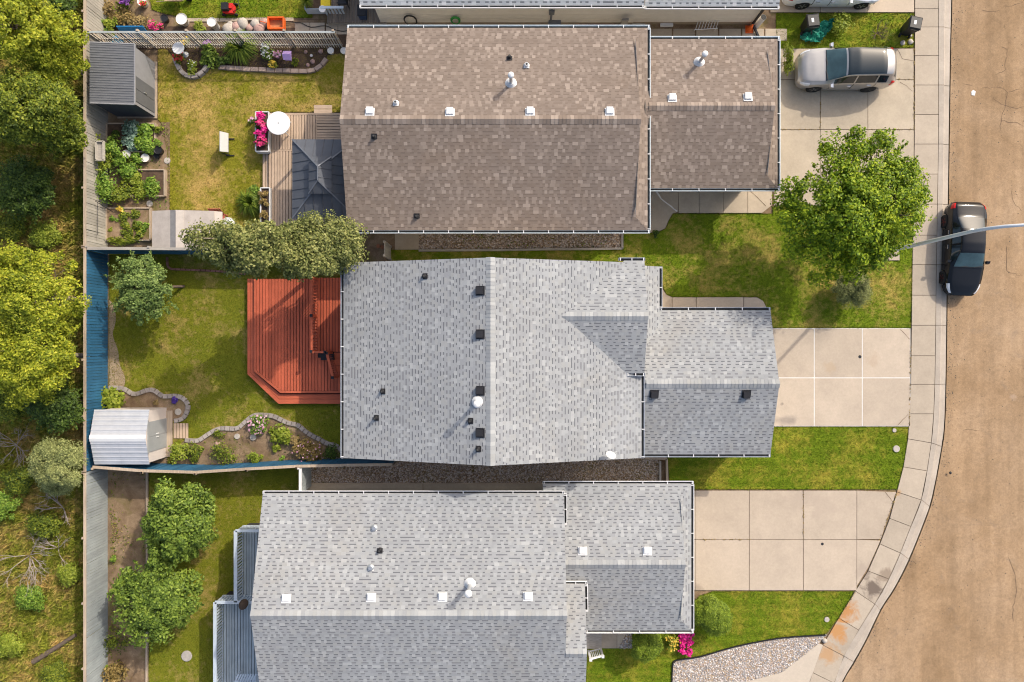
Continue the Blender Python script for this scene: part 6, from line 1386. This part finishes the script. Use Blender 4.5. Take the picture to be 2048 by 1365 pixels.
MB().box(q+Vector((.85,-.32,.98)),(1.15,.12,.05)).build('top_rail', M['grey_rail'], r, q)
M['yellow'] = plain('yellow_plastic', (.75,.55,.02), .5, var=.15)
MB().box(W(652,8,.75),(.45,.5,.25)).thing('yellow_tub', M['yellow'], 'bright yellow tub in the pale grey box at the top edge', 'tub'); disc('tub_lid', 'white round lid on the grey bench end', 645, 19, .17, .04, M['white_paint'], 'lid', None, .95); plant('potted spiky plant in the pale grey box', 617, 10, .22, .4, 60, .05, 'blade', kind='blade', z0=.58)
def chair(label, px, py, z, mat, rz): 
    p = W(px,py,z); r = empty('patio_chair', p, label, 'chair', None, rz)
    MB().box((0,0,.42),(.5,.5,.05)).build('seat', mat, r); MB().box((-.24,0,.7),(.05,.5,.5)).build('backrest', mat, r)
    for sx in (-.22,.22):
        for sy in (-.22,.22): MB().box((sx,sy,.2),(.04,.04,.42)).build('leg', M['black_metal'], r)
    for sy in (-.27,.27): MB().box((0,sy,.62),(.5,.05,.03)).build('armrest', M['black_metal'], r)
chair('dark patio chair on the brown top deck', 690, 8, .35, M['black_plastic'], math.pi); 
p = W(727,30,.35); r = empty('storage_tub', p, 'blue lidded storage tub on the brown top deck', 'tub'); MB().box(p+Vector((0,0,.22)),(.36,.5,.44)).build('tub', M['navy'], r, p); MB().box(p+Vector((0,0,.46)),(.4,.54,.04)).build('lid', M['black_plastic'], r, p)
def hose(label, pts, r, mat, name='garden_hose'): b = MB(); b.tube(pts, r, 6); b.thing(name, mat, label, 'hose', 'hoses')
hose('black hose lying along the top side path', [W(a,b_,.05) for a, b_ in spline([(480,40),(510,42),(540,44),(572,47),(600,46),(622,55),(650,52),(670,60),(688,63),(705,58)],3)], .018, M['black_plastic'])
M['hose_green'] = plain('green_hose', (.03,.25,.05), .5, var=.15)
def coil(label, px, rz, n, mat, rr=.3, zz=.9):
    x = (px-1024)/F*(H-zz); pts = []
    for i in range(n*16+1): a = 2*math.pi*i/16; k = rr*(1-.05*(i//16)); pts.append(Vector((x+k*math.cos(a)*.75, 15.66-.01*(i/16), zz+k*1.25*math.sin(a))))
    b = MB(); b.tube(pts, .02 if n < 4 else .028, 6); b.thing('garden_hose', mat, label, 'hose', 'hoses')
coil('black hose coil hanging on the cream wall', 821, 0, 3, M['black_plastic'], .42, .8); coil('green hose coil hanging on the cream wall', 911, 0, 5, M['hose_green'], .3, .8)
MB().beam((-6.0,15.5,.05),(-6.6,15.2,1.2),.06,.09).thing('leaning_plank', M['rail_tan'], 'tan plank leaning at the cream house corner', 'plank')
# side yard at the cream house
p = W(1408,50); r = empty('drying_rack', p, 'white wire rack dumped in the top side yard', 'rack')
for k in range(8): MB().tube([p+Vector((-.5+k*.14,-.35,.3+.02*k)), p+Vector((-.3+k*.14,.35,.55))], .014, 5).build('wire', M['white_paint'], r, p)
for s in ((-.55,-.38,.28,.55,-.38,.45),(-.35,.36,.54,.75,.36,.56)): MB().tube([p+Vector(s[:3]), p+Vector(s[3:])], .02, 6).build('frame_bar', M['white_paint'], r, p)
for sx in (-.5,.5): MB().tube([p+Vector((sx,-.37,.35)), p+Vector((sx,-.3,0))], .02, 6).build('leg', M['white_paint'], r, p)
p = W(1498,60); r = empty('traffic_cone', p, 'orange traffic cone by the downpipe', 'cone'); MB().lathe(p+Vector((0,0,.03)), [(.15,0),(.03,.5),(.025,.5)], 18).build('cone', M['orange'], r, p); MB().box(p+Vector((0,0,.02)),(.38,.38,.04)).build('base', M['orange'], r, p)
p = W(1512,52); b = MB(); b.tube([p, p+Vector((.12,.1,.7))], .15, 18, cap=False); b.lathe(p+Vector((.125,.104,.66)), [(.12,0),(.12,.012)], 16, 1); b.thing('drain_pipe', [M['pot_white'], M['grime']], 'stub of pale drain pipe standing on the pavers', 'pipe')  # dark inner disc paints the shade down the pipe
for k, (x0, x1, y, m_) in enumerate(((1150,1230,50,'brick_red'),(1320,1345,52,'white_paint'),(1250,1290,47,'rail_grey'))): MB().box((W((x0+x1)/2,y).x, W(0,y).y, .08),(abs(x1-x0)/40,.16,.12)).thing('stacked_board', M[m_], ['rusty red board lying under the cream wall','short white board in the top side yard','grey timber offcut by the cream wall'][k], 'board')
MB().box((5.45,15.45,.7),(.3,.12,1.3)).thing('leaning_board', M['rail_grey'], 'grey board propped upright on the cream wall', 'board')
# front: bins, tarp, lamp
def bin_(label, px, py, rz, mat):
    p = W(px,py,0); r = empty('wheeled_bin', p, label, 'bin', 'wheeled bins', rz)
    MB().add([Vector(c) for c in ((-.2,-.22,.05),(.2,-.22,.05),(.2,.22,.05),(-.2,.22,.05),(-.27,-.29,.95),(.29,-.29,.95),(.29,.29,.95),(-.27,.29,.95))], [(3,2,1,0),(0,1,5,4),(1,2,6,5),(2,3,7,6),(3,0,4,7)]).build('body', mat, r)
    l = MB().add([Vector(c) for c in ((-.31,-.31,.95),(.33,-.31,.95),(.33,.31,.95),(-.31,.31,.95),(-.26,-.26,1.03),(.26,-.26,1.0),(.26,.26,1.0),(-.26,.26,1.03))], [(3,2,1,0),(4,5,6,7),(0,1,5,4),(1,2,6,5),(2,3,7,6),(3,0,4,7)]).build('lid', mat, r); MB().box((.0,.05,1.027),(.2,.12,.006)).build('sticker', M['white_paint'], l)
    for s in (-.24,.24): link('wheel', MB().lathe((0,0,0), [(.04,-.025),(.1,-.025),(.1,.025),(.04,.025)], 14).mesh('wheel', M['tyre']), r, (-.24,s,.1), (math.pi/2,0,0))
    MB().tube([Vector((-.33,-.25,.93)), Vector((-.36,0,.95)), Vector((-.33,.25,.93))], .016, 6).build('handle', M['black_plastic'], r)
c_ = W(1627,41,1.0); bin_('black wheeled bin next to the green tarp', 1024+c_.x*40, 682.5-c_.y*40, math.pi/2+.1, M['black_plastic']); c_ = W(1832,46,1.0); bin_('black wheeled bin at the pavement edge', 1024+c_.x*40, 682.5-c_.y*40, math.pi/2-.2, M['black_plastic'])
M['tarp'] = plain('green_tarp', (.02,.20,.14), .4, var=.3, scale=4); n = 22; V = []; g = np.random.default_rng(4)
poly = [p[:2] for p in Wl([(1594,82),(1600,72),(1618,64),(1630,52),(1648,44),(1664,38),(1672,46),(1668,56),(1655,66),(1645,78),(1638,88),(1615,88)])]
lo = np.array(poly).min(0); hi = np.array(poly).max(0); gx_, gy_ = np.meshgrid(np.linspace(lo[0],hi[0],n), np.linspace(lo[1],hi[1],n), indexing='ij'); hz_ = .14 + .10*np.sin(gx_*9+gy_*5)*np.cos(gy_*11-gx_*3) + .05*g.normal(size=gx_.shape)
ins = inside(poly, gx_.ravel(), gy_.ravel()).reshape(n,n); Fq = [[i*n+j,(i+1)*n+j,(i+1)*n+j+1,i*n+j+1] for i in range(n-1) for j in range(n-1) if ins[i,j] and ins[i+1,j+1]]
used = sorted({v for q in Fq for v in q}); mp = {v: k for k, v in enumerate(used)}; VV = np.stack([gx_.ravel(),gy_.ravel(),np.maximum(.03,hz_.ravel())],-1)[used]
o = np_mesh('tarp', VV, np.array([[mp[v] for v in q] for q in Fq]), M['tarp'], label='crumpled green tarp on the top front lawn', cat='tarp')
sm = o.modifiers.new('thickness', 'SOLIDIFY'); sm.thickness = .012
MB().prism(P2([(1772,484),(1798,484),(1799,521),(1771,521)],.06), 0, .06, bottom=True).thing('utility_pad', M['conc_walk'], 'pale square concrete pad beside the lamp post', 'pad')
M['lamp_grey'] = plain('pale_lamp_paint', (.60,.63,.66), .45, var=.06)
base = W(1756,508); lp = empty('street_lamp', base, 'tall galvanised street lamp with arm reaching over the road', 'street lamp')
MB().lathe(base, [(.2,0),(.2,.05),(.13,.08),(.12,.3),(.1,.32)], 16).build('base', M['galv'], lp, base)
pp = [base+Vector((0,0,z)) for z in (.05,2,4,6,7.0)] + [base+Vector(c) for c in ((.12,0,7.6),(.45,.0,8.15),(1.0,.0,8.5),(1.9,.0,8.7),(2.9,.0,8.8))]
MB().tube(pp, [.11,.10,.09,.08,.075,.07,.065,.06,.055,.05], 10).build('pole', M['lamp_grey'], lp, base); hd = MB().box(base+Vector((3.2,0,8.8)),(.7,.28,.12)).build('lamp_head', M['galv'], lp, base); MB().box(base+Vector((3.25,0,8.73)),(.5,.2,.03)).build('lens', M['lamp_clear'], hd, base)
for l, x, y, r_ in (('grey valve cap in the striped lawn by the driveway',1788,861,.1),('white round utility lid in the striped lawn',1792,898,.17),('pale valve cap in the lower front lawn',1653,1239,.13),('brown round access lid in the lower back lawn',374,1312,.27)): disc('access_lid', l, x, y, r_, .05, M['stone'], 'lid', 'access lids')
MB().lathe(W(1719,714), [(.08,.03),(.08,.036)], 14).thing('utility_cover', M['black_metal'], 'small dark cap set in the middle driveway', 'cover'); MB().lathe(W(1644,1088), [(.07,.03),(.07,.036)], 14).thing('utility_cover', M['black_metal'], 'small dark cap set in the lower driveway', 'cover')
# boardwalk in front of the white shed
org = W(361,862); r = empty('boardwalk', org, 'short boardwalk of weathered planks by the white shed', 'boardwalk'); planks(r, org, P2([(347,847),(377,847),(377,877),(347,877)], .06), .07, .15, M['tan_wood'])
# gate frame between the two upper houses
org = W(777,490); r = empty('side_gate', org, 'narrow timber side gate between brown and middle house', 'gate'); a = W(783,0); 
MB().box((W(782,0).x,4.7,.95),(.09,.09,1.9)).build('post', M['rail_grey'], r, org); MB().box((W(782,0).x,4.05,.95),(.09,.09,1.9)).build('post', M['rail_grey'], r, org)
for k in range(4): MB().box((W(782,0).x,4.14+k*.155,.9),(.03,.145,1.7)).build('board', M['fence_tan'], r, org)
for l, x, y in (('pinkish flower pot behind the side gate',758,494),('second pink pot behind the side gate',766,496)): pot(l, x, y, .09, .2, M['brick_pink'] if False else M['terracotta'])
# trellis box and wires on the weathered fence
p = W(186,303,1.3); q = Vector((FX+.25,p.y,0)); r = empty('plant_shelf', q, 'weathered timber plant shelf hung on the rear fence', 'shelf')
for dx, dy, sx, sy in ((0,.0,.06,.9),(.35,0,.06,.9),(.17,.45,.4,.06),(.17,-.45,.4,.06)): MB().box(q+Vector((dx,dy,1.35)),(sx,sy,.14)).build('side_board', M['fence_tan'], r, q)
MB().box(q+Vector((.17,0,1.3)),(.34,.88,.03)).build('shelf_floor', M['rail_grey'], r, q)
p = Vector((FX+.12,5.5,0)); r = empty('fence_trellis', p, 'thin black metal trellis bars fixed to the rear fence', 'trellis'); MB().tube([p+Vector((.1,1.2,1.2)), p+Vector((.1,-.4,1.2))], .014, 5).build('bar', M['black_metal'], r, p); MB().tube([p+Vector((.3,1.2,.3)), p+Vector((.05,1.25,1.3))], .014, 5).build('bar', M['black_metal'], r, p); MB().tube([p+Vector((.3,.9,.3)), p+Vector((.05,1.22,1.3))], .014, 5).build('bar', M['black_metal'], r, p)

p = W(1947,186,-.11); MB().prism([(p.x-.1,p.y-.12),(p.x+.06,p.y-.14),(p.x+.1,p.y+.06),(p.x-.02,p.y+.14),(p.x-.11,p.y+.05)], -.12, -.105).thing('paper_scrap', M['white_paint'], 'white paper scrap lying on the road', 'litter')

# bare earth by the blue fence and weeds in the joints
tag(MB().sheet(P2(spline([(219,600),(228,612),(232,640),(226,670),(236,700),(240,730),(250,755),(246,775),(219,776),(219,600)],4)[:-1],0), .006).build('bare_earth', M['sand']), kind='structure')
def joint_weeds(label, segs, key, dens=26, s=.05):
    X, Y = [], []
    for a, b in segs:
        p, q = W(*a), W(*b); n = int((q-p).length*dens); t = rng.uniform(0,1,n); k = rng.uniform(0,1,n) < (.35+.65*(np.sin(t*37+p.x)>.1))
        X += list((p.x+(q.x-p.x)*t+rng.normal(0,.012,n))[k]); Y += list((p.y+(q.y-p.y)*t+rng.normal(0,.012,n))[k])
    n = len(X); C = np.c_[X, Y, .035+rng.uniform(0,.03,n)]; Nn = np.tile([0,0,1.],(n,1))+rng.normal(size=(n,3))*.4; Nn /= np.linalg.norm(Nn,axis=1,keepdims=True)
    o = leaves('joint_weeds', C, Nn, s*rng.uniform(.4,1.1,n), LF[key], None, (0,0,0)); tag(o, label, 'weeds', kind='stuff')
joint_weeds('moss and weeds in the concrete joints', [((1820,690),(1818,850)),((1735,260),(1827,260)),((1827,98),(1827,260)),((1550,260),(1640,260)),((1793,985),(1758,1080)),((1400,1079),(1500,1079)),((1606,981),(1606,1079)),((1790,160),(1827,160)),((1640,200),(1640,258)),((1845,298),(1845,299)),((1712,1181),(1676,1238))], 'dry')

# grit and leaf crumbs on the road, thicker along the gutter
n = 900; yy = rng.uniform(-16.5,16.9,n); ex = np.interp(-yy, [-(W(0,b).y) for a, b in SE], [W(a,b).x for a, b in SE]); off = np.where(rng.uniform(0,1,n) < .55, np.abs(rng.normal(.05,.25,n)), rng.uniform(.1,9,n))
C = np.c_[ex+.08+off, yy, np.full(n,-.112)]; Nn = np.tile([0,0,1.],(n,1))+rng.normal(size=(n,3))*.15; Nn /= np.linalg.norm(Nn,axis=1,keepdims=True)
tag(leaves('road_grit', C, Nn, rng.uniform(.012,.035,n), M['grime'], None, (0,0,0), .7), 'scattered dark grit and leaf crumbs on the road', 'grit', kind='stuff')
